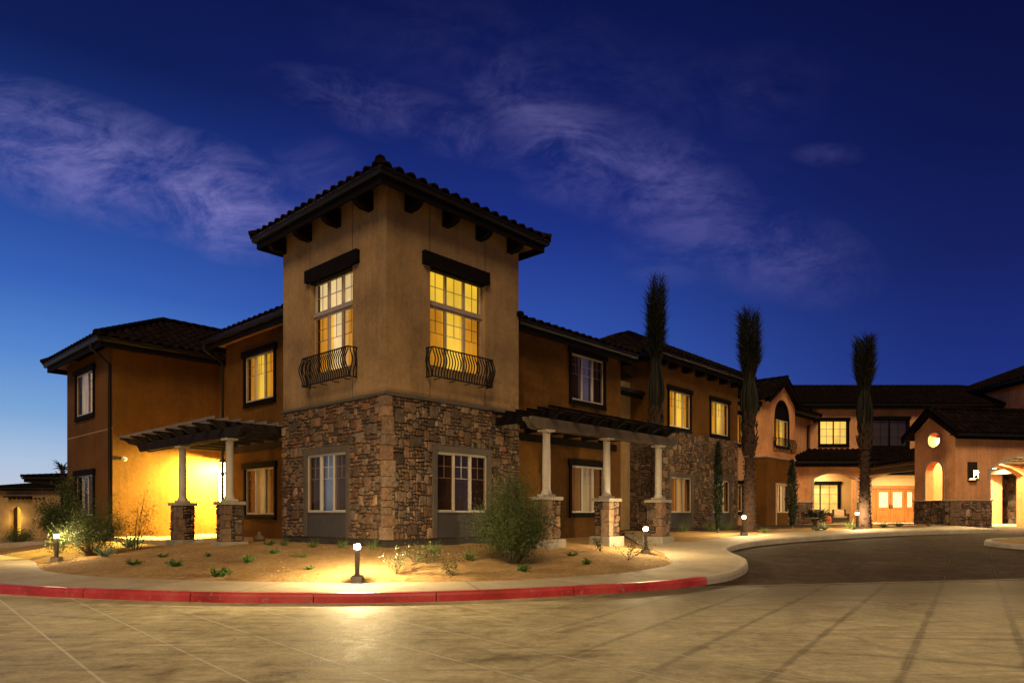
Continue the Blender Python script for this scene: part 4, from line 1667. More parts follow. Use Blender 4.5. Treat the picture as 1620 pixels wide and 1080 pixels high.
# --- left block (a = -2, b 12.2 .. 17.2)
F8, F8L = Face('R', 12.2), Face('L', -2.0)
bu, bg_ = (14.1, 16.05, 4.94, 6.45), (14.1, 16.05, 1.33, 2.78)
m = MB()
panel(m, F8, -2.0, 1.57, ZB - .4, 7.0)
panel(m, F8L, 12.2, 17.3, ZB - .6, 7.0, [bu, bg_])
m.add([(-2, 17.3, ZB - .6), (6, 17.3, ZB - .6), (6, 17.3, 7.0), (-2, 17.3, 7.0)], [(0, 1, 2, 3)])
F8L.box(m, 12.2, 17.3, -.005, .006, 4.22, 4.245, 1)
m.build('end_block_wall', [M_OCHRE, M_PALE], B)
hip_roof(B, -2.65, 9, 11.55, 17.9, 7.08, .52, (-2, 8.5, 12.2, 17.3), 6.95, seed=47)
window(B, F8L, *bu, .05, B_WHITE, B_AMBER)
window(B, F8L, *bg_, .05, B_DARKB, B_DARK, muntin=None)
m = MB()
m.tube([(-2.6, 12.35, 6.95), (-2.6, 12.35, 6.8), (-2.07, 12.28, 6.35), (-2.07, 12.28, .5)], .05, 6)
m.build('downspout', M_METAL, B)
# interior core that stops light leaking between the shells
m = MB()
m.box(.4, 4.2, .4, 4.3, .5, 8.9)
m.box(1.5, 8, 4.8, 10.2, .5, 7.0)
m.box(5, 10.3, 1.1, 8.5, .5, 6.7)
m.box(15.3, 22.1, 2.3, 9.8, .5, 7.6)
m.box(22.4, 29.3, 3.1, 8.9, .5, 7.1)
m.box(-1.6, 6, 12.6, 17, .3, 6.9)
m.build('inner_walls', M_FOUND, B)

# ------------------------------------------------------------------ lamps
def point(name, parent, loc, e, col=(1.0, .78, .45), r=.05):
    d = bpy.data.lights.new(name, 'POINT')
    d.energy = e * 12
    d.color = col
    d.shadow_soft_size = r
    o = bpy.data.objects.new(name, d)
    COL.objects.link(o)
    o.parent = parent
    o.location = loc
    return o


def downlight(name, parent, loc, e, col=(1.0, .78, .42), size=.3, shape='DISK'):
    d = bpy.data.lights.new(name, 'AREA')
    d.shape = shape
    d.size = size
    d.energy = e * 11
    d.color = col
    o = bpy.data.objects.new(name, d)
    COL.objects.link(o)
    o.parent = parent
    o.location = loc
    return o


# wall lantern by the side door
wl = thing('wall_lantern', 'lit bronze wall lantern beside the side door under the left pergola', 'lamp', (*W(1.57, 11.45), 0), ROT)
m = MB()
m.box(-.05, .0, -.09, .09, 3.14, 3.34)
m.tube([(-.03, 0, 3.26), (-.12, 0, 3.34), (-.2, 0, 3.32)], .018, 6)
m.build('backplate', M_BRONZE, wl, bevel=.006)
m = MB()
m.lathe([(.02, .0), (.06, -.01), (.13, -.06), (.165, -.14), (.16, -.14), (.12, -.065), (.02, -.03)], (-.2, 0, 3.36), 20, cap=False)
m.build('lamp_shade', M_BRONZE, wl)
m = MB()
m.lathe([(.01, .0), (.05, -.01), (.065, -.07), (.04, -.12), (.01, -.13)], (-.2, 0, 3.31), 14, cap=False)
m.build('bulb', M_LENSY, wl)
ld = bpy.data.lights.new('lantern_light', 'SPOT')
ld.energy = 12500
ld.color = (1.0, .76, .17)
ld.spot_size = radians(158)
ld.spot_blend = .35
ld.shadow_soft_size = .06
lo = bpy.data.objects.new('lantern_light', ld)
COL.objects.link(lo)
lo.parent = wl
lo.location = (-.2, 0, 3.215)
lo.rotation_euler = Vector((-.32, .62, -.72)).to_track_quat('-Z', 'Y').to_euler()

# security camera on the orange wall
sc = thing('security_camera', 'small white security camera on a dark bracket on the orange wall', 'camera', (*W(-1.69, 12.2), 3.22), ROT)
m = MB()
m.box(-.26, -.06, -.07, .0, -.03, .07)
m.build('bracket', M_BOLL, sc, bevel=.008)
m = MB()
m.tube([(0, 0, .03), (0, -.08, .03)], .055, 12)
m.tube([(0, -.08, .02), (.03, -.17, -.01)], [.06, .055], 14)
m.build('camera_body', M_WHITE, sc)
m = MB()
m.tube([(.03, -.17, -.01), (.035, -.178, -.013)], .03, 12)
m.build('lens', M_IRON, sc)


# ------------------------------------------------------------------ pergolas
def scroll(mb, F_axis, c, t, s0, s1, z0, z1, nose=.28, nose_start=True, nose_end=False, col=None):
    """timber along 's' with an S-cut nose; F_axis 'x' or 'y' = direction of s, c = centre across, t = half thickness"""
    h = z1 - z0

    def nosep(s, d):
        return [(s, z1), (s, z1 - h * .28), (s + d * nose * .28, z1 - h * .40), (s + d * nose * .5, z1 - h * .62), (s + d * nose * .62, z1 - h * .85), (s + d * nose, z0)]
    prof = []
    if nose_start: prof += nosep(s0, 1)
    else: prof += [(s0, z1), (s0, z0)]
    if nose_end: prof += list(reversed(nosep(s1, -1)))
    else: prof += [(s1, z0), (s1, z1)]
    n = len(prof)

    def P(s, a, z):
        return (s, a, z) if F_axis == 'x' else (a, s, z)
    vs = [P(s, c - t, z) for s, z in prof] + [P(s, c + t, z) for s, z in prof]
    mb.add(vs, [tuple(range(n)), tuple(reversed(range(n, 2 * n)))] + [(q, (q + 1) % n, n + (q + 1) % n, n + q) for q in range(n)])


def column(parent, x, y, zcap, zbase, ztop, slab_h=.2, seed=1):
    m = MB()
    H = ztop - zcap
    b = .10
    m.lathe([(.145, 0), (.145, .03), (.12, .045), (.13, .07), (.108, .09), (.103, .12), (.106, H * .45), (.094, H - .17), (.105, H - .165), (.105, H - .15), (.094, H - .145), (.094, H - .11), (.11, H - .10), (.145, H - .05)], (x, y, zcap + .06), 28, cap=False)
    col = m.build('column', M_COLUMN, parent)
    m = MB()
    m.box(x - .165, x + .165, y - .165, y + .165, zcap, zcap + .062)
    m.build('plinth', M_COLUMN, col, bevel=.006)
    m = MB()
    m.box(x - .165, x + .165, y - .165, y + .165, ztop - .05 + .0, ztop)
    m.build('capital', M_COLUMN, col, bevel=.006)
    zs = zbase + slab_h
    m = MB()
    w = .235
    m.box(x - w, x + w, y - w, y + w, zs - .01, zcap - .09)
    ped = m.build('pedestal', M_MORTAR, col)
    m = MB()
    for F_, lo, c_ in ((Face('R', y - w), x, 0), (Face('L', x - w), y, 1)):
        stones(m, F_, lo - w - .0 + .14, lo + w, zs, zcap - .09, [], seed * 7 + c_, .095, tone=1.05)
    quoins(m, x - w, y - w, zs, zcap - .09, seed + 50)
    # far sides
    for F_ in (Face('R', y + w), Face('L', x + w)):
        lo = x if F_.k == 'R' else y
        mm = MB()
        stones(mm, F_, lo - w, lo + w, zs, zcap - .09, [], seed * 9, .12, w0=0)
        for v_ in range(len(mm.v)):
            p = list(mm.v[v_])
            ax = 1 if F_.k == 'R' else 0
            p[ax] = 2 * F_.c - p[ax]
            mm.v[v_] = tuple(p)
        o_ = len(m.v)
        m.v += mm.v
        m.f += [tuple(i + o_ for i in f) for f in mm.f]
        m.m += mm.m
        m.sm += mm.sm
        m.c += mm.c
    m.build('cobble_facing', M_STONE, col)
    m = MB()
    m.box(x - .31, x + .31, y - .31, y + .31, zcap - .09, zcap)
    m.build('pedestal_cap', M_CAST, col, bevel=.012)
    m = MB()
    m.box(x - .355, x + .355, y - .355, y + .355, zbase - .25, zs)
    m.build('base_slab', M_CAST, col, bevel=.015)
    return col


P1 = thing('pergola', 'left pergola with two white columns over the lit side door', 'pergola', (CX, CY, 0), ROT, 'timber pergolas on white columns')
column(P1, -1.4, 4.98, 1.72, .53, 3.40, .13, 3)
column(P1, -1.4, 8.04, 1.72, .50, 3.40, .13, 4)
for dx in (-.11, .11):
    m = MB()
    scroll(m, 'y', -1.4 + dx, .05, 3.95, 11.3, 3.40, 3.66, .3, True, True)
    m.build('beam', M_PERG, P1, bevel=.005)
for k in range(8):
    y = 4.97 + k * .925
    m = MB()
    scroll(m, 'x', y, .045, -2.0, .99 if y < 10.3 else 1.56, 3.64, 3.85, .42)
    m.build('rafter', M_PERG, P1, bevel=.004)
for k in range(9):
    x = -1.93 + k * .355
    m = MB()
    m.box(x - .022, x + .022, 4.72, 11.85, 3.85, 3.925)
    m.build('slat', M_SLAT, P1)
m = MB()
m.box(.93, .998, 4.8, 10.38, 3.42, 3.64)
m.build('ledger', M_PERG, P1)

P2 = thing('pergola', 'right pergola with three white columns in front of the dark wing', 'pergola', (CX, CY, 0), ROT, 'timber pergolas on white columns')
for k, (x, zb) in enumerate(((3.66, .50), (6.3, .52), (9.08, .45))):
    column(P2, x, -1.78, 1.83, zb, 3.52, .25 if k else .26, 10 + k)
for dy in (-.11, .11):
    m = MB()
    scroll(m, 'x', -1.78 + dy, .05, 2.92, 10.05, 3.52, 3.79, .3, True, True)
    m.build('beam', M_BEAM, P2, bevel=.005)
for k in range(7):
    x = 3.65 + k * .93
    m = MB()
    scroll(m, 'y', x, .045, -2.33, -.01 if x < 4.5 else .59, 3.77, 3.99, .42)
    m.build('rafter', M_WOOD, P2, bevel=.004)
for k in range(8):
    y = -2.24 + k * .36
    m = MB()
    m.box(3.2 if y < -.1 else 4.6, 10.2, y - .022, y + .022, 3.99, 4.06)
    m.build('slat', M_WOOD, P2)
m = MB()
m.box(4.62, 10.2, .52, .595, 3.55, 3.77)
m.build('ledger', M_WOOD, P2)


# ------------------------------------------------------------------ bollard lights
def bollard(x, y, label, e=42, rz=0.0):
    z = (soil_z(x, y) if (inside(x, y, BEDP1) or inside(x, y, BEDP2)) else zr(x, y) + .15) - .02
    t_ = thing('bollard_light', label, 'lamp', (x, y, z), rz, 'lit bollard path lights')
    m = MB()
    m.box(-.105, .105, -.105, .105, -.05, .125)
    m.build('concrete_base', M_CAST, t_, bevel=.01)
    m = MB()
    m.box(-.085, .085, -.085, .085, .12, .145)
    m.box(-.038, .038, -.038, .038, .145, .62)
    m.build('post', M_BOLL, t_, bevel=.004)
    m = MB()
    m.lathe([(.056, .0), (.06, .04), (.056, .085)], (0, 0, .622), 16)
    m.build('lens', M_LENS, t_)
    m = MB()
    m.lathe([(.035, .0), (.062, .004), (.062, .03), (.02, .045)], (0, 0, .709), 16)
    m.build('cap', M_BOLL, t_)
    point('bollard_lamp', t_, (0, 0, .66), e, (1.0, .74, .36), .03)
    return t_


def ground_pt(px, py, off=0.0):
    pass


bollard(-2.83, 12.6, 'lit bollard light at the edge of the bed in front of the stone tower corner', 56)
bollard(-11.6, 17.55, 'lit bollard light beside the leafy shrub at the far left', 16)
bollard(3.5, 18.05, 'lit bollard light at the tip of the bed in front of the third white column', 30)
bollard(8.2, 24.35, 'lit bollard light at the foot of the middle palm', 32)
bollard(13.75, 27.45, 'lit bollard light beside the right-hand palm trunk', 34)


# ------------------------------------------------------------------ plants
def blade(mb, p, d, L_, w, bend=.3, segs=3, mat=0):
    d = Vector(d).normalized()
    side = d.cross(Vector((random.uniform(-1, 1), random.uniform(-1, 1), random.uniform(-.3, .3)))).normalized()
    pts = []
    q = Vector(p)
    for k in range(segs + 1):
        ww = w * (1 - (k / segs) ** 1.6) * .5 + .0008
        pts += [q - side * ww, q + side * ww]
        d2 = (d + Vector((0, 0, -bend * k / segs))).normalized()
        q = q + d2 * (L_ / segs)
    mb.add(pts, [(2 * k, 2 * k + 1, 2 * k + 3, 2 * k + 2) for k in range(segs)], mat)


def leafq(mb, p, n, L_, w, mat=0):
    d = Vector((random.gauss(0, 1), random.gauss(0, 1), random.gauss(.2, .8))).normalized() if n is None else n
    s_ = d.cross(Vector((random.gauss(0, 1), random.gauss(0, 1), random.gauss(0, 1)))).normalized()
    p = Vector(p)
    mb.add([p, p + d * L_ * .5 + s_ * w * .5, p + d * L_, p + d * L_ * .5 - s_ * w * .5], [(0, 1, 2, 3)], mat)


def airy_shrub(name, label, x, y, w, h, nst=120, per=70, seed=1, cat='shrub', leaf=(.05, .016), mat=L_BUSH, lean=(0, 0)):
    """wiry desert shrub: many arching twigs set with tiny leaves"""
    random.seed(seed)
    z = soil_z(x, y)
    t_ = thing(name, label, cat, (x, y, z))
    st, lf = MB(), MB()
    for i in range(nst):
        a = random.uniform(0, 2 * pi)
        rr = sqrt(random.random())
        tgt = Vector((cos(a) * rr * w * .5 * random.uniform(.7, 1.12) + lean[0], sin(a) * rr * w * .5 + lean[1], h * (1 - .55 * rr ** 2) * random.uniform(.45, 1.05)))
        p0 = Vector((cos(a) * .12 * rr, sin(a) * .12 * rr, 0))
        mid = p0.lerp(tgt, .5) + Vector((random.gauss(0, .08), random.gauss(0, .08), h * .08))
        pts = [p0.lerp(mid, t) .lerp(mid.lerp(tgt, t), t) for t in [k / 7 for k in range(8)]]
        if i % 2 == 0: st.tube(pts, [.009 * (1 - .8 * k / 7) + .0015 for k in range(8)], 3, cap=False)
        for j in range(per):
            t = random.uniform(.22, 1.0) ** .8
            q = p0.lerp(mid, t).lerp(mid.lerp(tgt, t), t)
            sp_ = .05 + .11 * random.random()
            q = q + Vector((random.gauss(0, sp_), random.gauss(0, sp_), random.gauss(0, sp_)))
            if q.z < .02: q.z = random.uniform(.02, .2)
            leafq(lf, q, None, leaf[0] * random.uniform(.6, 1.5), leaf[1] * random.uniform(.7, 1.3))
    st.build('stem', M_TWIG, t_, recalc=False)
    lf.build('foliage', mat, t_, recalc=False)
    return t_


def fill_shrub(name, label, x, y, w, h, n, seed, leaf=(.09, .03), mat=L_BUSH, zoff=0):
    """background shrub: wispy outline from clumps of leaves on twigs"""
    return airy_shrub(name, label, x, y, w, h, max(20, n // 60), 60, seed, leaf=leaf, mat=mat)


airy_shrub('desert_shrub', 'large feathery green shrub in front of the first right-hand pedestal', .03, 14.6, 2.05, 2.1, 240, 150, 7, leaf=(.05, .013))
airy_shrub('desert_shrub', 'wide small-leaved shrub against the far left end of the building', -11.1, 18.2, 2.0, 1.75, 120, 80, 8, leaf=(.055, .018))
airy_shrub('desert_shrub', 'thin upright shrub twig leaning over the lit orange wall corner', -10.3, 18.9, .9, 1.7, 20, 70, 18, leaf=(.05, .016), lean=(.25, 0))
airy_shrub('desert_shrub', 'dark tall shrub behind the left bollard light, nearer the sky', -16.2, 25.6, 2.7, 2.9, 130, 90, 9, leaf=(.09, .028))
airy_shrub('desert_shrub', 'rounded dark shrub just right of the distant glowing arch', -17.9, 27.4, 1.7, 1.6, 90, 70, 19, leaf=(.085, .026))
airy_shrub('flowering_shrub', 'low yellowish flowering shrub at the far left edge beside the path', -18.6, 26.0, 1.1, .55, 30, 60, 10, leaf=(.06, .03), mat=L_GRASS)
airy_shrub('desert_shrub', 'small olive shrub just left of the left bollard light', -12.9, 19.6, .7, .75, 26, 50, 11, leaf=(.05, .018))


def low_plant(mb, R_, kind):
    if kind == 'clump':
        for i in range(13):
            a = R_.uniform(0, 2 * pi)
            L_ = R_.uniform(.08, .22)
            el = R_.uniform(.25, 1.1)
            d = Vector((cos(a) * cos(el), sin(a) * cos(el), sin(el)))
            for j in range(9):
                q = d * L_ * (j + 1) / 9
                for s_ in range(2):
                    dd = (d + Vector((R_.gauss(0, .6), R_.gauss(0, .6), R_.gauss(.2, .4)))).normalized()
                    leafq(mb, q, dd, R_.uniform(.04, .07), .024)
    elif kind == 'grass':
        for i in range(60):
            a = R_.uniform(0, 2 * pi)
            el = R_.uniform(.5, 1.5)
            blade(mb, (R_.gauss(0, .05), R_.gauss(0, .05), 0), (cos(a) * cos(el), sin(a) * cos(el), sin(el)), R_.uniform(.18, .42), .012, .6, 4)
    elif kind == 'agave':
        for i in range(20):
            a = i * 2.4
            el = .35 + .9 * i / 20
            blade(mb, (cos(a) * .03, sin(a) * .03, .02), (cos(a) * cos(el), sin(a) * cos(el), sin(el)), R_.uniform(.3, .4), .055, .05, 4)


PROTO = {}


def small(kind, x, y, label, name, cat, group, mat, s=1.0):
    R_ = random.Random(hash(kind) % 1000 if False else len(kind) * 7)
    z = soil_z(x, y) if not (x > 14 and y < 24) else zr(x, y) + .17
    key = kind
    if key not in PROTO:
        random.seed(len(kind) * 13)
        m = MB()
        low_plant(m, random, kind)
        o = m.build(name, mat, None, recalc=False)
        PROTO[key] = o
    else:
        o = PROTO[key].copy()
        COL.objects.link(o)
        o.name = name
    o.location = (x, y, z - .005)
    o.rotation_euler = (0, 0, x * 7.3 + y)
    o.scale = (s, s, s * (.9 + .2 * ((x * 3.7) % 1)))
    tag(o, label, cat, group)
    return o


# plants located on the ground plan
GP = 'small green groundcover plants in the gravel bed'
for x, y, s, lb in [
        (-8.29, 15.1, 1.0, 'small bright green plant, leftmost of the front row in the sandy bed'),
        (-7.08, 14.47, 1.15, 'small bright green plant, second from the left in the front row of the bed'),
        (-5.63, 13.3, 1.35, 'largest bright green low plant, closest to the red kerb'),
        (-8.07, 15.93, .75, 'small dull plant behind the leftmost front-row plant'),
        (-6.9, 15.66, .7, 'tiny dull plant in the middle of the bed left of the white-flowered one'),
        (-5.5, 14.3, 1.1, 'green low plant between the nearest plant and the stone wall'),
        (-5.32, 15.42, .8, 'low plant with a few white flowers near the second pedestal'),
        (-4.46, 14.63, .7, 'small plant left of the front bollard light, in mid bed'),
        (-3.95, 13.45, .6, 'flattened withered plant left of the front bollard light'),
        (1.4, 16.03, .85, 'small dark plant in front of the second right-hand pedestal'),
        (1.67, 15.25, 1.0, 'dark low plant nearest the right tip of the bed'),
        (.23, 13.87, 1.0, 'low plant at the foot of the big feathery shrub'),
        (-11.48, 20.9, 1.1, 'bushy little plant by the footpath below the orange wall'),
        (-6.2, 17.6, 1.0, 'little plant beside the second left-hand pedestal slab')]:
    small('clump', x, y, lb, 'groundcover_plant', 'plant', GP, L_LOW, s)
for x, y, s, lb in [
        (-5.81, 17.5, .8, 'grass tuft at the left foot of the stone tower'),
        (-4.81, 16.6, .85, 'grass tuft below the left dark tower window'),
        (-3.95, 16.0, .8, 'grass tuft just left of the front bollard at the wall'),
        (-3.15, 15.55, .85, 'grass tuft right behind the front bollard light'),
        (-1.68, 15.05, .95, 'grass tuft in front of the right tower window apron'),
        (-.9, 14.5, 1.0, 'spiky grass tuft at the left edge of the big shrub'),
        (6.8, 27.3, 1.2, 'dark grass tuft by the cobbled wall behind the third pedestal'),
        (8.1, 28.2, 1.5, 'grass tuft left of the slim cypress on the cobbled wall'),
        (8.9, 28.6, 1.5, 'grass tuft right of the slim cypress on the cobbled wall'),
        (13.9, 28.2, 1.2, 'yellow-green tuft just right of the right-hand palm'),
        (12.7, 28.4, 1.4, 'upright yellow-green tuft in front of the porch armchair'),
        (9.3, 25.4, .8, 'tiny bright tuft right of the middle palm')]:
    small('grass', x, y, lb, 'grass_tuft', 'grass tuft', 'grass tufts along the building', L_GRASS, s)
for x, y, s, lb in [
        (-10.13, 17.1, 1.0, 'blue-green agave at the foot of the left shrub'),
        (-11.12, 20.03, 1.15, 'agave in front of the orange wall'),
        (12.0, 27.15, .7, 'small dark agave, left of the pair beside the right-hand palm'),
        (12.35, 27.2, .75, 'small dark agave, right of the pair beside the right-hand palm'),
        (15.51, 28.75, .7, 'small dark agave in front of the entry doors'),
        (16.35, 29.1, .75, 'small dark agave beside the stone-based portico pier'),
        (18.6, 21.8, 1.0, 'dark agave on the planting island by the drive')]:
    small('agave', x, y, lb, 'agave_plant', 'agave', 'agaves in the beds', L_AGAVE, s)
tag(small('clump', 17.1, 21.3, None, 'island_plant', None, None, L_LOW, 1.3), 'leafy plant at the near tip of the planting island', 'plant', GP)
# a small stone ornament by the tower foot
so2 = thing('stone_ornament', 'small dark rock lying by the wall between the pedestal and the tower', 'rock', (*W(-.25, 5.6), soil_z(*W(-.25, 5.6))))
m = MB()
m.lathe([(.02, -.02), (.15, .02), (.17, .08), (.11, .15), (.05, .2), (.045, .26), (.01, .29)], (0, 0, 0), 9)
m.build('rock', M_ROCK, so2)
# ------------------------------------------------------------------ rose bushes


def rose(x, y, s, label, flower, seed):
    random.seed(seed)
    t_ = thing('rose_bush', label, 'bush', (x, y, soil_z(x, y)), 0, 'young rose bushes in the bed')
    st, lf, fl = MB(), MB(), MB()
    for i in range(7):
        a = random.uniform(0, 2 * pi)
        L_ = s * random.uniform(.3, .5)
        el = random.uniform(.5, 1.3)
        d = Vector((cos(a) * cos(el), sin(a) * cos(el), sin(el)))
        st.tube([(0, 0, 0), d * L_ * .5 + Vector((0, 0, .02)), d * L_], [.006, .005, .003], 4, cap=False)
        for j in range(26):
            q = d * L_ * random.uniform(.25, 1.05) + Vector((random.gauss(0, .035), random.gauss(0, .035), random.gauss(0, .03)))
            leafq(lf, q, None, .045, .028)
        for k in range(1):
            c = d * L_ + Vector((random.gauss(0, .04), random.gauss(0, .04), random.gauss(.0, .03)))
            for q in range(6):
                leafq(fl, c, None, .024, .02)
    st.build('stem', M_TWIG, t_, recalc=False)
    lf.build('foliage', L_ROSE, t_, recalc=False)
    fl.build('blossom', flower, t_, recalc=False)


rose(-2.2, 13.15, 1.25, 'white-flowered young rose bush just right of the front bollard light', L_FLW, 1)
rose(-1.98, 13.95, .8, 'small rose bush behind the white-flowered one, left of its neighbour', L_ROSE, 2)
rose(-1.72, 13.9, 1.0, 'rose bush behind the white-flowered one, right of its neighbour', L_ROSE, 3)
rose(-1.13, 13.15, 1.1, 'red-flowered young rose bush left of the big feathery shrub', L_FLR, 4)
rose(2.22, 17.3, .95, 'small rose bush by the slab of the second right-hand pedestal', L_ROSE, 5)
rose(2.72, 16.1, 1.35, 'cream-flowered rose bush left of the bollard at the bed tip', L_FLW, 6)


def cypress(x, y, h, w, label, seed):
    random.seed(seed)
    t_ = thing('cypress_tree', label, 'tree', (x, y, soil_z(x, y)), 0, 'slim cypress trees')
    m = MB()
    m.tube([(0, 0, -.1), (0, 0, h * .5), (0, 0, h * .95)], [.05, .03, .008], 6)
    m.build('trunk', M_TWIG, t_)
    m = MB()
    for i in range(2300):
        t = random.random()
        prof = (min(1, .25 + t * 2.2) if t < .35 else 1) * (1 - max(0, (t - .55) / .45) ** 1.5) + .06
        prof *= 1 + .35 * noise.noise(Vector((t * 9, seed, 0))) + .12 * sin(t * 60 + seed)
        a = random.uniform(0, 2 * pi)
        r = w * .5 * prof * sqrt(random.uniform(.2, 1)) * (1 + .25 * sin(a * 3 + t * 15))
        d = Vector((cos(a) * .45, sin(a) * .45, 1)).normalized()
        leafq(m, (cos(a) * r, sin(a) * r, .08 + t * h * .97), (d + Vector((random.gauss(0, .3), random.gauss(0, .3), 0))).normalized(), random.uniform(.08, .2), .035)
    m.build('crown', L_CYP, t_, recalc=False)


cypress(7.9, 26.4, 3.4, .27, 'slim cypress in front of the cobbled wall, left of the middle palm', 3)
cypress(12.2, 30.0, 2.9, .37, 'slim cypress in front of the gabled bay, right of the middle palm', 4)


def palm(x, y, zt0, zt1, top, label, seed, lean=0.0):
    """newly planted date palm with its fronds tied up"""
    random.seed(seed)
    z = soil_z(x, y)
    t_ = thing('palm_tree', label, 'tree', (x, y, z), seed * 1.3, 'palms with tied-up fronds')
    th, tt, tp = zt0 - z, zt1 - z, top - z
    m = MB()
    nr = int(th / .07)
    prof = []
    for k in range(nr + 1):
        zz = th * k / nr
        r = .19 + .12 * math.exp(-zz / .5) + .02 * sin(zz * 1.7)
        prof.append((r * (1.0 if k % 2 else .93), zz - .05))
    m.lathe(prof, (0, 0, 0), 18)
    # leaf-base stubs in spirals
    for k in range(int(th * 30)):
        zz = .1 + k / 30.0
        a = k * 2.399
        r = .19 + .12 * math.exp(-zz / .5)
        p = Vector((cos(a) * r, sin(a) * r, zz))
        d = Vector((cos(a), sin(a), 1.0)).normalized()
        s_ = Vector((-sin(a), cos(a), 0))
        L_ = random.uniform(.06, .11)
        m.add([p - s_ * .05, p + s_ * .05, p + s_ * .03 + d * L_, p - s_ * .03 + d * L_, p - s_ * .05 + Vector((0, 0, .07)), p + s_ * .05 + Vector((0, 0, .07))],
              [(0, 1, 2, 3), (3, 2, 5, 4), (0, 3, 4), (1, 2, 5)])
    m.build('trunk', M_BARK, t_, recalc=False)
    m = MB()
    for k in range(95):
        zz = th + (tt - th) * random.uniform(-.05, 1)
        a = k * 2.399
        r = .19 + .06 * sin(pi * clamp01((zz - th) / (tt - th + .01)) ** .8)
        p = Vector((cos(a) * r, sin(a) * r, zz))
        d = Vector((cos(a) * random.uniform(.1, .4), sin(a) * random.uniform(.1, .4), 1)).normalized()
        s_ = Vector((-sin(a), cos(a), 0))
        L_ = random.uniform(.14, .28)
        o_ = Vector((cos(a), sin(a), 0)) * .03
        m.add([p - s_ * .06, p + s_ * .06, p + s_ * .035 + d * L_, p - s_ * .035 + d * L_, p + o_, p + d * L_ + o_], [(0, 4, 5, 3), (4, 1, 2, 5), (3, 2, 5)])
    m.lathe([(.2, 0), (.22, (tt - th) * .5), (.16, tt - th)], (0, 0, th), 12)
    m.build('leaf_bases', M_BARK, t_, recalc=False)
    # tied fronds
    pe, lf = MB(), MB()
    tie = tt + (tp - tt) * random.uniform(.33, .42)
    for i in range(58):
        a = i * 2.399 + random.uniform(-.2, .2)
        rr = random.uniform(.5, 1.0)
        ln = random.choice([random.uniform(.35, .75), random.uniform(.7, .92), random.uniform(.85, 1.0)])
        ztop = tie + (tp - tie) * ln
        cps = []
        nseg = 14
        tw = random.uniform(-.5, .5)
        for k in range(nseg + 1):
            t = k / nseg
            zz = tt - .25 + (ztop - tt + .25) * t
            ft = clamp01((zz - tt) / (tie - tt))
            if zz < tie:
                r = (.16 + .17 * sin(pi * ft ** .8)) * rr + .02
                r = r * (1 - .25 * ft) + .02
            else:
                g_ = (zz - tie) / (tp - tie)
                r = (.10 + .24 * sin(pi * min(1, .12 + .62 * g_)) ** .8 * rr) * rr
            an = a + tw * t
            cps.append(Vector((cos(an) * r + lean * max(0, zz - tie), sin(an) * r, zz)))
        pe.tube(cps, [.02 * (1 - .8 * k / nseg) + .003 for k in range(nseg + 1)], 4, cap=False)
        for k in range(4, nseg):
            pass
        nl = 28
        for k in range(nl):
            t = .42 + .58 * k / nl
            f = t * nseg
            i0 = min(int(f), nseg - 1)
            p = cps[i0].lerp(cps[i0 + 1], f - i0)
            ax = (cps[i0 + 1] - cps[i0]).normalized()
            outd = Vector((p.x, p.y, 0)).normalized()
            tan = Vector((-outd.y, outd.x, 0))
            if p.z < tie - .15 and random.random() < .6: continue
            gg = clamp01((p.z - tie + .2) / .8)
            for s_ in (-1, 1):
                d = (ax * random.uniform(1.0, 1.6) + tan * s_ * random.uniform(.35, .95) * gg + outd * random.choice([random.uniform(.1, .6), random.uniform(.5, 1.5)]) * gg).normalized()
                blade(lf, p, d, random.uniform(.26, .66) * (1 - .2 * t), .022, .1, 2)
    fr = pe.build('frond_stalks', L_PET, t_, recalc=False)
    lf.build('fronds', L_PALM, t_, recalc=False)


palm(*W(13.0, .67), 4.55, 5.35, 10.35, 'tallest-looking palm with tied fronds behind the pergola beside the lit window', 1)
palm(9.02, 26.2, 3.6, 5.1, 9.2, 'middle palm with tied fronds beside the gabled bay', 2)
palm(14.36, 28.05, 4.0, 4.95, 8.7, 'right-hand palm with tied fronds in front of the arched porch', 3)
# ------------------------------------------------------------------ fan palm in front of the porch
random.seed(77)
fx, fy = 12.35, 28.0
t_ = thing('fan_palm', 'small bushy fan palm in front of the lit arched porch', 'plant', (fx, fy, soil_z(fx, fy)))
m = MB()
m.lathe([(.16, -.05), (.14, .2), (.1, .38)], (0, 0, 0), 10)
m.build('trunk', M_BARK, t_)
m = MB()
for i in range(30):
    a = i * 2.399
    el = random.uniform(.05, 1.2)
    L_ = random.uniform(.3, .5)
    d = Vector((cos(a) * cos(el), sin(a) * cos(el), sin(el)))
    q = Vector((0, 0, .34)) + d * L_
    m.tube([(0, 0, .3), q], [.01, .006], 4, cap=False)
    sd_ = d.cross(Vector((0, 0, 1))).normalized()
    upd = sd_.cross(d)
    for k in range(15):
        b = (k / 14 - .5) * 2.6
        blade(m, q, d * cos(b) + sd_ * sin(b) + upd * .1, random.uniform(.2, .3), .028, .3, 2)
m.build('fronds', L_PALM, t_, recalc=False)

# ------------------------------------------------------------------ entrance building (faces the drive)
def tan_terrace():
    k = MB()
    k.add([(15.9, 39.3, .80), (15.9, 48, .80), (40, 48, .80), (40, 33.2, .80), (20.6, 33.2, .80), (19.9, 36, .80)], [(0, 1, 2, 3, 4, 5)])
    tag(k.build('terrace', M_WALK), kind='structure')


tan_terrace()
E = thing('entrance_building', 'sand-coloured two-storey entrance wing with an arched porch and double wooden doors', 'building', (0, 0, 0))


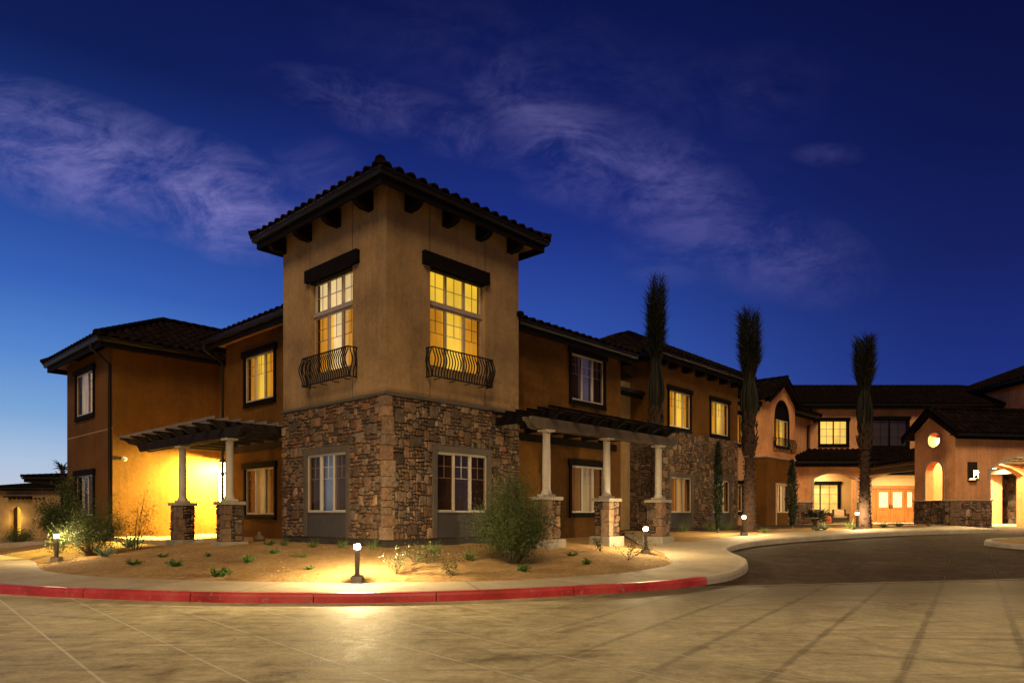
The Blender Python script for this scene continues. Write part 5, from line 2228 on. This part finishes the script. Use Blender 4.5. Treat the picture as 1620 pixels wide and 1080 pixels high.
def arch_wall(mb, F, u0, u1, z0, z1, arches, thick=.3, mat=0, N_=18, zb=None):
    """wall with segmental arches (ul, ur, zbottom, zspring, zcrown) running through its thickness"""
    us = [u0]
    for (a, b, zb_, s_, c_) in arches:
        us += [a + (b - a) * k / N_ for k in range(N_ + 1)]
    us.append(u1)

    def at(u):
        for (a, b, zb_, s_, c_) in arches:
            if a < u < b:
                return (a, b, zb_, s_, c_)

    def top(u, A):
        a, b, zb_, s_, c_ = A
        d = (u - (a + b) / 2) / ((b - a) / 2)
        if (c_ - s_) >= (b - a) / 2 * .9:
            return s_ + (c_ - s_) * sqrt(max(0, 1 - d * d))
        h = c_ - s_
        R_ = ((b - a) ** 2 / 4 + h * h) / (2 * h)
        return c_ - R_ + sqrt(max(0, R_ * R_ - (d * (b - a) / 2) ** 2))
    for p, q in zip(us[:-1], us[1:]):
        if q - p < 1e-6: continue
        A = at((p + q) / 2)
        for w in (0, -thick):
            if A is None:
                mb.add([F.pt(p, w, z0), F.pt(q, w, z0), F.pt(q, w, z1), F.pt(p, w, z1)], [(0, 1, 2, 3)], mat)
            else:
                mb.add([F.pt(p, w, top(p, A)), F.pt(q, w, top(q, A)), F.pt(q, w, z1), F.pt(p, w, z1)], [(0, 1, 2, 3)], mat)
                if A[2] > z0:
                    mb.add([F.pt(p, w, z0), F.pt(q, w, z0), F.pt(q, w, A[2]), F.pt(p, w, A[2])], [(0, 1, 2, 3)], mat)
        if A is not None:
            mb.add([F.pt(p, 0, top(p, A)), F.pt(q, 0, top(q, A)), F.pt(q, -thick, top(q, A)), F.pt(p, -thick, top(p, A))], [(0, 1, 2, 3)], mat)
            if A[2] > z0:
                mb.add([F.pt(p, 0, A[2]), F.pt(q, 0, A[2]), F.pt(q, -thick, A[2]), F.pt(p, -thick, A[2])], [(0, 1, 2, 3)], mat)
    for (a, b, zb_, s_, c_) in arches:
        for u in (a, b):
            mb.add([F.pt(u, 0, zb_), F.pt(u, -thick, zb_), F.pt(u, -thick, s_), F.pt(u, 0, s_)], [(0, 1, 2, 3)], mat)
    return top


def arch_trim(mb, F, A, top, w=.14, proud=.035, N_=22, legs=True):
    a, b, zb_, s_, c_ = A
    pts = [(a, zb_)] if legs else []
    pts += [(a + (b - a) * k / N_, top(a + (b - a) * k / N_, A)) for k in range(N_ + 1)]
    if legs: pts += [(b, zb_)]
    out = []
    for i, p in enumerate(pts):
        p0, p1 = Vector(pts[max(i - 1, 0)]), Vector(pts[min(i + 1, len(pts) - 1)])
        if (i == 1 and legs): d = Vector((0.4, 1)).normalized()
        elif (i == len(pts) - 2 and legs): d = Vector((.4, -1)).normalized()
        else: d = (p1 - p0).normalized()
        n = Vector((-d.y, d.x))
        out.append((p[0] + n.x * w, p[1] + n.y * w))
    n = len(pts)
    vs = []
    for p, q in zip(pts, out):
        vs += [F.pt(p[0], 0.001, p[1]), F.pt(p[0], proud, p[1]), F.pt(q[0], proud, q[1]), F.pt(q[0], 0.001, q[1])]
    fs = []
    for i in range(n - 1):
        for k in range(4):
            fs.append((4 * i + k, 4 * i + 4 + k, 4 * i + 4 + (k + 1) % 4, 4 * i + (k + 1) % 4))
    mb.add(vs, fs)


FU = Face('R', 42.5)
eu1, eu2 = (18.98, 20.68, 5.66, 7.12), (22.2, 24.4, 5.55, 7.2)
m = MB()
panel(m, FU, 16.0, 31, 4.3, 8.1, [eu1, eu2])
for u in (21.5, 26.6, 24.9):
    FU.box(m, u - .012, u + .012, -.004, .003, 7.3, 7.95, 1)
m.build('upper_wall', [M_SAND, M_DARKJ], E)
hip_roof(E, 12, 34, 41.85, 50, 8.08, .42, (13, 33, 42.5, 49), 7.95, seed=61)
window(E, FU, *eu1, .05, B_ROOM, B_ROOM, panels=2, muntin='grid', frame=M_WOOD, screen=False)
window(E, FU, *eu2, .05, B_BLACK, B_BLACK, panels=2, muntin='grid', frame=M_WOOD, screen=False)
# porch front
FP = Face('R', 40.2)
A1, A2 = (17.62, 20.03, .5, 3.40, 3.76), (20.98, 27.4, .5, 3.36, 4.02)
m = MB()
top = arch_wall(m, FP, 16.4, 28.6, .5, 4.3, [A1, A2], .35)
m.build('porch_wall', M_SAND, E)
m = MB()
arch_trim(m, FP, A1, top)
m.build('arch_moulding', M_TRIMST, E)
m = MB()
arch_trim(m, FP, A2, top, .12)
m.build('arch_moulding', M_TRIMST, E)
m = MB()
m.box(16.42, 28.6, 40.25, 47, 4.12, 4.16)
m.build('porch_ceiling', M_CREAM, E)
FB = Face('R', 42.5)
pw = (17.9, 20.15, 1.4, 3.2)
m = MB()
panel(m, FB, 16.4, 20.9, .5, 4.12, [pw], w=-.002)
m.add([(20.9, 40.56, .5), (20.9, 47, .5), (20.9, 47, 4.12), (20.9, 40.56, 4.12)], [(0, 1, 2, 3)])
m.add([(28.5, 40.56, .5), (28.5, 47, .5), (28.5, 47, 4.12), (28.5, 40.56, 4.12)], [(0, 1, 2, 3)])
m.add([(16.42, 40.56, .5), (16.42, 42.5, .5), (16.42, 42.5, 4.12), (16.42, 40.56, 4.12)], [(0, 1, 2, 3)])
FD = Face('R', 47)
panel(m, FD, 20.9, 28.5, .5, 4.12, [(24.52, 27.52, .5, 3.12)])
m.build('porch_back_wall', M_CREAM, E)
window(E, FB, *pw, .05, B_ROOM, B_ROOM, panels=2, muntin='grid', frame=M_WOOD, screen=False)
m = MB()
stones(m, FP, 16.4, 17.56, .74, 2.06, [], 71, .14, tone=1.15)
m.build('cobble_facing', M_STONE, E)
m = MB()
stones(m, FP, 20.1, 20.9, .74, 2.06, [], 72, .14, tone=1.15)
m.build('cobble_facing', M_STONE, E)
m = MB()
FP.box(m, 16.4, 17.6, -.02, .09, 2.06, 2.13)
FP.box(m, 20.05, 20.96, -.02, .09, 2.06, 2.13)
m.build('stone_cap', M_TRIMST, E)
# porch shed roof
m = MB()
c_ = 1 / sqrt(1 + .31 ** 2)
tile_face(m, (16.1, 39.55, 4.42), (1, 0, 0), (0, c_, .31 * c_), 12.8, lambda u: 0.0, lambda u: 3.08, 63)
m.add([(16.1, 39.6, 4.40), (28.9, 39.6, 4.40), (28.9, 42.48, 5.28), (16.1, 42.48, 5.28)], [(0, 1, 2, 3)])
rf = m.build('porch_roof', M_TILE, E, recalc=False)
m = MB()
m.box(16.1, 28.9, 39.43, 39.54, 4.29, 4.41)
m.build('gutter', M_METAL, rf)
m = MB()
m.box(16.1, 28.9, 39.55, 39.6, 4.08, 4.38)
m.box(16.1, 28.9, 39.6, 40.19, 4.2, 4.23)
m.build('fascia', M_WOOD, rf)
# downspout at the left corner
m = MB()
m.tube([(18.15, 41.8, 7.95), (18.15, 41.8, 7.7), (18.3, 42.42, 7.4), (18.3, 42.42, 5.3)], .05, 6)
m.build('downspout', M_WOOD, E)


# doors
def door_glass_mat():
    m, t, out = new_mat('leaded_door_glass')
    v = objc(t)
    vo = t.new('ShaderNodeTexVoronoi', feature='DISTANCE_TO_EDGE')
    vo.inputs['Scale'].default_value = 9
    t.put(vo.inputs['Vector'], v)
    k = t.ramp(vo.outputs['Distance'], [(.0, G(.25)), (.06, G(1))])
    c = t.mix(1.0, (1.0, .80, .38, 1), k, 'MULTIPLY')
    principled(t, out, (.3, .25, .15, 1), .2, emit=c, emit_s=1.25)
    return m


M_DG = door_glass_mat()


def door_leaf(x0, x1, name, glass=True, handle=None):
    m = MB()
    FD.box(m, x0, x1, -.10, -.05, .82, 3.08)
    for (a, b, c, d) in ((x0, x0 + .13, .82, 3.08), (x1 - .13, x1, .82, 3.08), (x0 + .13, x1 - .13, .82, 1.05), (x0 + .13, x1 - .13, 1.66, 1.8), (x0 + .13, x1 - .13, 2.9, 3.08)):
        FD.box(m, a, b, -.05, -.02, c, d)
    if x1 - x0 > .6:
        FD.box(m, x0 + .22, x1 - .22, -.05, -.03, 1.14, 1.57)
    o = m.build(name, M_DOORW, E, bevel=.008)
    m = MB()
    FD.box(m, x0 + .16, x1 - .16, -.05, -.035, 1.84, 2.86)
    m.build('door_glass', M_DG, o)
    if handle:
        m = MB()
        FD.box(m, handle - .03, handle + .03, -.02, .0, 1.72, 2.05)
        m.tube([(handle, 46.99, 1.78), (handle, 46.93, 1.8), (handle, 46.93, 2.0), (handle, 46.99, 2.02)], .014, 6)
        m.build('door_handle', M_BRONZE, o)


door_leaf(24.6, 24.84, 'sidelight')
door_leaf(24.9, 25.83, 'door', handle=25.76)
door_leaf(25.85, 26.78, 'door', handle=25.92)
door_leaf(26.84, 27.46, 'sidelight')
m = MB()
FD.box(m, 24.45, 24.58, -.12, .05, .8, 3.26)
FD.box(m, 27.48, 27.6, -.12, .05, .8, 3.26)
FD.box(m, 24.58, 27.48, -.12, .06, 3.1, 3.3)
FD.box(m, 24.845, 24.895, -.12, .02, .8, 3.1)
FD.box(m, 26.785, 26.835, -.12, .02, .8, 3.1)
m.build('door_frame', M_DOORW, E, bevel=.008)

# walkway roof between the doors and the portico
wk = hip_roof(E, 20.62, 27.8, 32.6, 42.2, 4.14, .33, None, name='walkway_roof', gable='y0', fascia_h=.34, seed=65)
m = MB()
m.box(20.72, 27.7, 32.7, 39.8, 3.94, 3.97)
m.build('walkway_ceiling', M_CREAM, wk)
m = MB()
for y in (34.6, 39.0):
    m.box(20.75, 21.05, y - .15, y + .15, .75, 3.94) if False else None
m.box(20.70, 20.86, 32.8, 39.9, 3.62, 3.92)
m.box(27.5, 27.66, 32.8, 39.9, 3.62, 3.92)
m.build('walkway_beam', M_BEAM, wk)

# --- right-hand block behind the portico
m = MB()
FX = Face('L', 30.0)
panel(m, FX, 35.5, 47.5, .5, 9.1)
m.add([(30, 35.5, .5), (44, 35.5, .5), (44, 35.5, 9.1), (30, 35.5, 9.1)], [(0, 1, 2, 3)])
m.add([(44, 35.5, .5), (44, 47.5, .5), (44, 47.5, 9.1), (44, 35.5, 9.1)], [(0, 1, 2, 3)])
for u in (38.2, 41.6, 44.6):
    FX.box(m, u - .012, u + .012, -.004, .003, 6.2, 9.0, 1)
m.build('side_block_wall', [M_SAND, M_DARKJ], E)
m = MB()
FX2 = Face('L', 29.85)
stones(m, FX2, 40.8, 42.3, .76, 5.2, [], 81, .15)
m.build('cobble_facing', M_STONE, E)
m = MB()
stones(m, FX, 42.4, 46.8, .76, 2.0, [], 82, .15, w0=.02)
m.build('cobble_facing', M_STONE, E)
m = MB()
m.box(29.86, 30.0, 40.8, 42.3, .6, 5.2)
FX.box(m, 42.35, 47, -.0, .10, 2.0, 2.08)
m.build('stone_pilaster', M_SURR, E)
hip_roof(E, 29.3, 44.7, 34.8, 48.2, 9.2, .42, (30, 44, 35.5, 47.5), 9.08, seed=67)
m = MB()
m.box(17.2, 29.9, 42.9, 49, 4.3, 8.0)
m.box(28.7, 29.9, 42, 47, .6, 4.2)
m.box(16.5, 20.7, 43.0, 46.9, .6, 4.1)
m.box(30.2, 43.8, 35.7, 47, .6, 9.0)
m.build('inner_walls', M_FOUND, E)
for (x, y, e) in ((22.8, 44.5, 34), (25.9, 44.5, 40), (25.6, 41.9, 14), (24.2, 37.2, 36), (24.2, 34.6, 30), (27.0, 38.6, 90)):  # last one is an added lamp, there only to brighten the stone pilaster
    zc_ = 4.10 if y > 40 else 3.92
    m = MB()
    m.lathe([(.10, 0), (.10, -.012)], (x, y, zc_), 16)
    dl = m.build('ceiling_lamp', M_LED, E)
    downlight('ceiling_lamp_light', dl, (x, y, zc_ - .03), e, (1.0, .74, .36), .22)
m = MB()
m.lathe([(.08, 0), (.08, -.012)], (18.8, 41.4, 4.115), 16)
dl = m.build('ceiling_lamp', M_LED, E)
downlight('ceiling_lamp_light', dl, (18.8, 41.4, 4.09), 16, (1.0, .66, .28), .2)

# ------------------------------------------------------------------ portico
PR = radians(11.4)
Q = thing('portico', 'gabled entry portico with an oculus, an arched opening and a cobbled base', 'building', (19.3, 30.0, 0), PR)
QF, QL = Face('R', 0), Face('L', 0)
QD, QW = 2.28, 9.0
AF = (1.80, 6.8, .5, 3.32, 4.02)
AB = (1.85, 5.7, .5, 3.2, 3.75)
m = MB()
topq = arch_wall(m, QF, 0, QW, 1.98, 5.2, [(AF[0], AF[1], 1.98, AF[3], AF[4])], .42)
arch_wall(m, QF, 0, AF[0], .5, 1.98, [], .42)
arch_wall(m, QF, AF[1], QW, .5, 1.98, [], .42)
FBk = Face('R', QD)
topb = arch_wall(m, FBk, 0, QW, .5, 5.2, [AB], .01)
arch_wall(m, Face('R', QD - .4), .38, QW, .5, 5.2, [AB], .01)
for u in (AB[0], AB[1]):
    m.add([(u, QD - .4, .5), (u, QD, .5), (u, QD, AB[3]), (u, QD - .4, AB[3])], [(0, 1, 2, 3)])
n_ = 18
for k in range(n_):
    a, b = AB[0] + (AB[1] - AB[0]) * k / n_, AB[0] + (AB[1] - AB[0]) * (k + 1) / n_
    m.add([(a, QD - .4, topb(a, AB)), (b, QD - .4, topb(b, AB)), (b, QD, topb(b, AB)), (a, QD, topb(a, AB))], [(0, 1, 2, 3)])
m.box(1.33, 1.342, -.003, .003, 4.05, 5.1, 1) if False else None
# left gable wall with arch and round opening, as strips
YC, AHq = QD / 2, .47
zs_, OR, OZ = 3.28, .33, 4.72
zg0, zg1 = 5.12, 6.0


def gtop(y):
    return zg0 + (zg1 - zg0) * (1 - abs(y - YC) / YC)


brk = sorted(set([0, QD, YC] + [YC + AHq * sin(pi / 2 * k / 10) for k in range(-10, 11)] + [YC + OR * sin(pi / 2 * k / 8) for k in range(-8, 9)]))


def ahh(y):
    return zs_ + sqrt(max(0, AHq ** 2 - (y - YC) ** 2))


def oh(y):
    return sqrt(max(0, OR ** 2 - (y - YC) ** 2))


for wv in (0, -.38):
    for a, b in zip(brk[:-1], brk[1:]):
        if b - a < 1e-5: continue
        c = (a + b) / 2

        def quad(f0, f1):
            m.add([QL.pt(a, wv, f0(a)), QL.pt(b, wv, f0(b)), QL.pt(b, wv, f1(b)), QL.pt(a, wv, f1(a))], [(0, 1, 2, 3)])
        quad(lambda y: .5, lambda y: 1.98)
        low = ahh if abs(c - YC) < AHq else (lambda y: 1.98)
        if abs(c - YC) < OR:
            quad(low, lambda y: OZ - oh(y))
            quad(lambda y: OZ + oh(y), gtop)
        else:
            quad(low, gtop)
for a, b in zip(brk[:-1], brk[1:]):
    c = (a + b) / 2
    if abs(c - YC) < AHq:
        m.add([QL.pt(a, 0, ahh(a)), QL.pt(b, 0, ahh(b)), QL.pt(b, -.38, ahh(b)), QL.pt(a, -.38, ahh(a))], [(0, 1, 2, 3)])
        m.add([QL.pt(a, 0, 1.98), QL.pt(b, 0, 1.98), QL.pt(b, -.38, 1.98), QL.pt(a, -.38, 1.98)], [(0, 1, 2, 3)])
    if abs(c - YC) < OR:
        for s_ in (-1, 1):
            m.add([QL.pt(a, 0, OZ + s_ * oh(a)), QL.pt(b, 0, OZ + s_ * oh(b)), QL.pt(b, -.38, OZ + s_ * oh(b)), QL.pt(a, -.38, OZ + s_ * oh(a))], [(0, 1, 2, 3)])
for s_ in (-1, 1):
    u = YC + s_ * AHq
    m.add([QL.pt(u, 0, 1.98), QL.pt(u, -.38, 1.98), QL.pt(u, -.38, zs_), QL.pt(u, 0, zs_)], [(0, 1, 2, 3)])
m.add([(QW, 0, .5), (QW, QD, .5), (QW, QD, 5.2), (QW, 0, 5.2)], [(0, 1, 2, 3)])
m.build('portico_wall', M_SAND, Q)
m = MB()
arch_trim(m, QF, (AF[0], AF[1], 2.02, AF[3], AF[4]), topq, .13, .04)
m.build('arch_moulding', M_TRIMST, Q)
m = MB()
AL = (YC - AHq, YC + AHq, 2.02, zs_, zs_ + AHq)


def topl(u, A):
    return ahh(u)


arch_trim(m, QL, AL, topl, .10, .03)
m.build('arch_moulding', M_TRIMST, Q)
m = MB()
for k in range(28):
    a0, a1 = 2 * pi * k / 28, 2 * pi * (k + 1) / 28
    r0_, r1_ = OR, OR + .08
    vs = [QL.pt(YC + r * sin(a), w, OZ + r * cos(a)) for a in (a0, a1) for (r, w) in ((r0_, .001), (r0_, .03), (r1_, .03), (r1_, .001))]
    m.add(vs, [(0, 4, 5, 1), (1, 5, 6, 2), (2, 6, 7, 3)])
m.build('oculus_moulding', M_TRIMST, Q)
m = MB()
stones(m, QF, .12, AF[0] + .02, .76, 1.95, [], 91, .115, w0=.05, tone=1.7)  # portico stones tinted brighter: sconce light put into their colour
stones(m, QL, .12, QD, .76, 1.95, [], 92, .115, w0=.05, tone=1.35)
quoins(m, -.05, -.05, .76, 1.95, 93)
m.build('cobble_facing', M_STONE, Q)
for F_, a_, b_, sd_, w_ in ((Face('L', AF[1] - .02), .0, .42, 94, .03), (Face('R', QD - .41), AB[1] + .05, 8.5, 95, .03), (QF, AF[1], QW, 96, .05)):
    m = MB()
    stones(m, F_, a_, b_, .76, 1.95, [], sd_, .115, w0=w_, tone=1.6)
    m.build('cobble_facing', M_STONE, Q)
m = MB()
m.box(-.05, AF[0] + .05, -.05, .0, .6, 1.95)
m.box(-.05, .0, .0, QD, .6, 1.95)
m.box(AF[0] + .0, AF[0] + .05, -.0, .42, .6, 1.95)
m.build('base_backing', M_MORTAR, Q)
m = MB()
m.box(AF[1] - .05, AF[1], -.05, .42, .6, 1.95)
m.build('base_backing', M_MORTAR, Q)
m = MB()
m.sweep([(AF[0] + .06, .42, 1.95), (AF[0] + .06, -.06, 1.95), (-.06, -.06, 1.95), (-.06, QD, 1.95)], [(-.06, .0), (.05, .0), (.065, .02), (.065, .055), (-.06, .07)], side=-1)
m.box(AF[1] - .1, QW, -.1, .44, 1.95, 2.02)
m.box(AB[1] + .0, 8.6, QD - .52, QD, 1.95, 2.02)
m.build('stone_cap', M_TRIMST, Q)
m = MB()
m.box(.39, QW - .1, .43, QD - .42, 4.85, 4.9)
m.build('portico_ceiling', M_CREAM, Q)
# gabled roof
m = MB()
pq = (zg1 - zg0) / YC
cq = 1 / sqrt(1 + pq * pq)
ovh = .42
zeq = 6.06 - pq * (YC + ovh)
slq = (YC + ovh) / cq
x0_, x1_ = -.38, 9.6
tile_face(m, (x0_, -ovh, zeq), (1, 0, 0), (0, cq, pq * cq), x1_ - x0_, lambda u: 0.0, lambda u: slq, 97)
tile_face(m, (x1_, QD + ovh, zeq), (-1, 0, 0), (0, -cq, pq * cq), x1_ - x0_, lambda u: 0.0, lambda u: slq, 98)
ridge_caps(m, (x0_, YC, 6.14), (x1_, YC, 6.14))
for s_ in (-1, 1):
    ridge_caps(m, (x0_ + .06, YC + s_ * (YC + ovh), zeq + .06), (x0_ + .06, YC, 6.12), .08)
m.add([(x0_, -ovh, zeq - .02), (x1_, -ovh, zeq - .02), (x1_, YC, 6.03), (x0_, YC, 6.03), (x0_, QD + ovh, zeq - .02), (x1_, QD + ovh, zeq - .02)], [(0, 1, 2, 3), (3, 2, 5, 4)])
rf = m.build('roof', M_TILE, Q, recalc=False)
m = MB()
m.box(x0_ + .05, x1_, -ovh - .11, -ovh - .002, zeq - .12, zeq + .0)
m.build('gutter', M_METAL, rf)
m = MB()
for s_ in (-1, 1):
    a, b = (YC + s_ * (YC + ovh), zeq), (YC, 6.04)
    vs = []
    for x in (x0_, x0_ + .05):
        vs += [(x, a[0], a[1]), (x, b[0], b[1]), (x, b[0], b[1] - .24), (x, a[0], a[1] - .22)]
    m.add(vs, [(0, 1, 2, 3), (4, 5, 6, 7), (0, 1, 5, 4), (3, 2, 6, 7), (0, 3, 7, 4)])
m.box(x0_ + .06, x1_, -ovh, -ovh + .04, zeq - .24, zeq - .02)
m.box(x0_ + .06, x1_, -ovh + .04, -.005, zeq - .06, zeq - .03)
m.build('barge_board', M_WOOD, rf)
for x, e in ((.95, 40), (3.2, 260), (5.6, 300)):
    m = MB()
    m.lathe([(.02, .0), (.09, -.03), (.13, -.10), (.12, -.18), (.06, -.24), (.01, -.25)], (x, 1.12, 4.85), 18, cap=False)
    dl = m.build('ceiling_globe', M_LED, Q)
    point('ceiling_globe_light', dl, (x, 1.12, 4.72), e, (1.0, .74, .30), .1)
# sconce
S = thing('wall_sconce', 'lit rectangular bronze sconce on the portico pier', 'lamp', (19.3 + .865 * cos(PR), 30 + .865 * sin(PR), 0), PR)
m = MB()
m.box(-.25, .25, -.03, -.002, 2.79, 3.66)
m.build('backplate', M_BRONZE, S, bevel=.01)
m = MB()
m.box(-.14, .14, -.2, -.03, 3.30, 3.335)
m.box(-.14, -.125, -.2, -.03, 2.95, 3.3)
m.box(.125, .14, -.2, -.03, 2.95, 3.3)
m.box(-.2, .2, -.2, -.03, 2.84, 2.87)
m.box(-.09, .09, -.2, -.19, 2.95, 3.06)
m.build('lantern_frame', M_BRONZE, S)
m = MB()
m.lathe([(.03, 3.06), (.07, 3.1), (.08, 3.2), (.055, 3.28)], (0, -.115, 0), 14)
m.build('bulb', M_LENSY, S)
point('sconce_light', S, (0, -.13, 3.14), 100, (1.0, .70, .28), .05)


# ------------------------------------------------------------------ porch furniture
def armchair(x, y, rz, label, pillow):
    t_ = thing('armchair', label, 'chair', (x, y, .80), rz, 'wicker armchairs on the porch')
    m = MB()
    m.box(-.38, .38, -.36, .36, .08, .34)
    m.build('seat', M_WICK, t_, bevel=.02)
    m = MB()
    m.box(-.38, .38, .28, .40, .34, .86)
    m.build('backrest', M_WICK, t_, bevel=.04)
    for s_ in (-1, 1):
        m = MB()
        m.box(s_ * .38, s_ * .48, -.38, .40, .08, .60)
        m.build('armrest', M_WICK, t_, bevel=.03)
    for sx_ in (-1, 1):
        for sy_ in (-1, 1):
            m = MB()
            m.lathe([(.022, 0), (.03, .09)], (sx_ * .4, sy_ * .33, 0), 8)
            m.build('leg', M_WICK, t_)
    m = MB()
    m.box(-.36, .36, -.37, .27, .345, .45)
    m.build('cushion', M_CUSH, t_, bevel=.04)
    if pillow:
        m = MB()
        m.add([(-.28, .1, .47), (.28, .1, .47), (.26, .25, .85), (-.26, .25, .85), (-.28, .2, .46), (.28, .2, .46), (.26, .3, .84), (-.26, .3, .84)],
              [(0, 1, 2, 3), (4, 5, 6, 7), (0, 1, 5, 4), (1, 2, 6, 5), (2, 3, 7, 6), (3, 0, 4, 7)])
        m.build('pillow', M_CUSH, t_, bevel=.05)


armchair(19.55, 41.1, radians(-18), 'dark wicker armchair with a pale pillow at the right end of the porch', True)
armchair(18.55, 41.75, radians(15), 'dark wicker armchair with bare back, left of the pillowed one', False)
t_ = thing('garden_stool', 'red glazed drum stool beside the porch armchair', 'stool', (18.35, 40.0, .80))
m = MB()
m.lathe([(.13, 0), (.17, .06), (.19, .22), (.17, .38), (.13, .44)], (0, 0, 0), 18)
m.build('stool_body', M_REDC, t_)
m = MB()
m.lathe([(.12, .44), (.135, .455), (.10, .47)], (0, 0, 0), 18)
m.build('seat', M_REDC, t_)
t_ = thing('patio_table', 'thin-legged dark patio table behind the fan palm', 'table', (17.0, 39.2, .80))
m = MB()
m.box(-.62, .62, -.35, .35, .68, .71)
m.build('tabletop', M_IRON, t_, bevel=.008)
for sx_ in (-1, 1):
    for sy_ in (-1, 1):
        m = MB()
        m.tube([(sx_ * .57, sy_ * .3, 0), (sx_ * .57, sy_ * .3, .68)], .018, 6)
        m.build('leg', M_IRON, t_)

# ------------------------------------------------------------------ buildings far left
zf = zr(-54, 75)
D = thing('lodge_building', 'low distant building with a glowing arched doorway at the far left', 'building', (0, 0, 0))
m = MB()
FDl = Face('R', 75.0)
arch_wall(m, FDl, -56.0, -47, zf - .3, 4.1, [(-54.62, -53.45, zf, 1.75, 2.2)], .5)
m.add([(-56, 75, zf - .3), (-56, 84, zf - .3), (-56, 84, 4.1), (-56, 75, 4.1)], [(0, 1, 2, 3)])
m.add([(-47, 75, zf - .3), (-47, 84, zf - .3), (-47, 84, 4.1), (-47, 75, 4.1)], [(0, 1, 2, 3)])
panel(m, Face('R', 77), -70, -56, zf - .3, 2.9)
for k in range(9):
    FDl.box(m, -54.6 + k * .45, -54.45 + k * .45, .0, .3, 2.95, 3.12, 1)
m.build('wall', [M_TOWER, M_WOOD], D)
m = MB()
m.box(-54.9, -53.2, 76.5, 76.6, zf, 3.0)
m.build('lit_passage', blind_mat('passage_lit', (1.0, .50, .03), .95, .05, 1.0, vary=.35), D)
hip_roof(D, -56.8, -46.2, 74.3, 84.6, 4.2, .16, (-56, -47, 75, 84), 4.05, seed=101)
hip_roof(D, -71, -56, 76, 84, 3.0, .16, None, seed=103)
m = MB()
m.box(-54.9, -52.2, 74.3, 75.0, 3.15, 3.3)
m.build('lower_eave', M_TILE, D)
point('porch_light', D, (-54.0, 74.4, .8), 14, (1.0, .7, .2), .1)

D2 = thing('pavilion_building', 'dark low-roofed pavilion just beyond the left end of the residence', 'building', (-34.2, 48, 0), radians(12))
m = MB()
m.box(2.2, 15, 1.6, 9, -.6, 3.6)
m.build('wall', M_OCHRE_D, D2)
hip_roof(D2, 0, 17, 0, 11, 3.95, .12, None, seed=107)
m = MB()
m.box(.1, 16.9, .1, 10.9, 3.6, 3.63)
m.build('soffit', M_WOOD, D2)
m = MB()
for q in range(26):
    a = q * 2.4
    el = random.uniform(.1, 1.2)
    blade(m, (0, 0, 0), (cos(a) * cos(el), sin(a) * cos(el), sin(el)), random.uniform(.6, 1.1), .14, .9, 5)
pt = thing('palm_tree', 'dark distant palm tree whose top shows above the pavilion roof', 'tree', (-33.6, 51.5, 0))
m.build('fronds', L_PALM, pt, recalc=False).location = (0, 0, 4.7)
m = MB()
m.tube([(0, 0, -.8), (.05, 0, 2), (0, 0, 4.8)], [.2, .17, .15], 8)
m.build('trunk', M_BARK, pt)
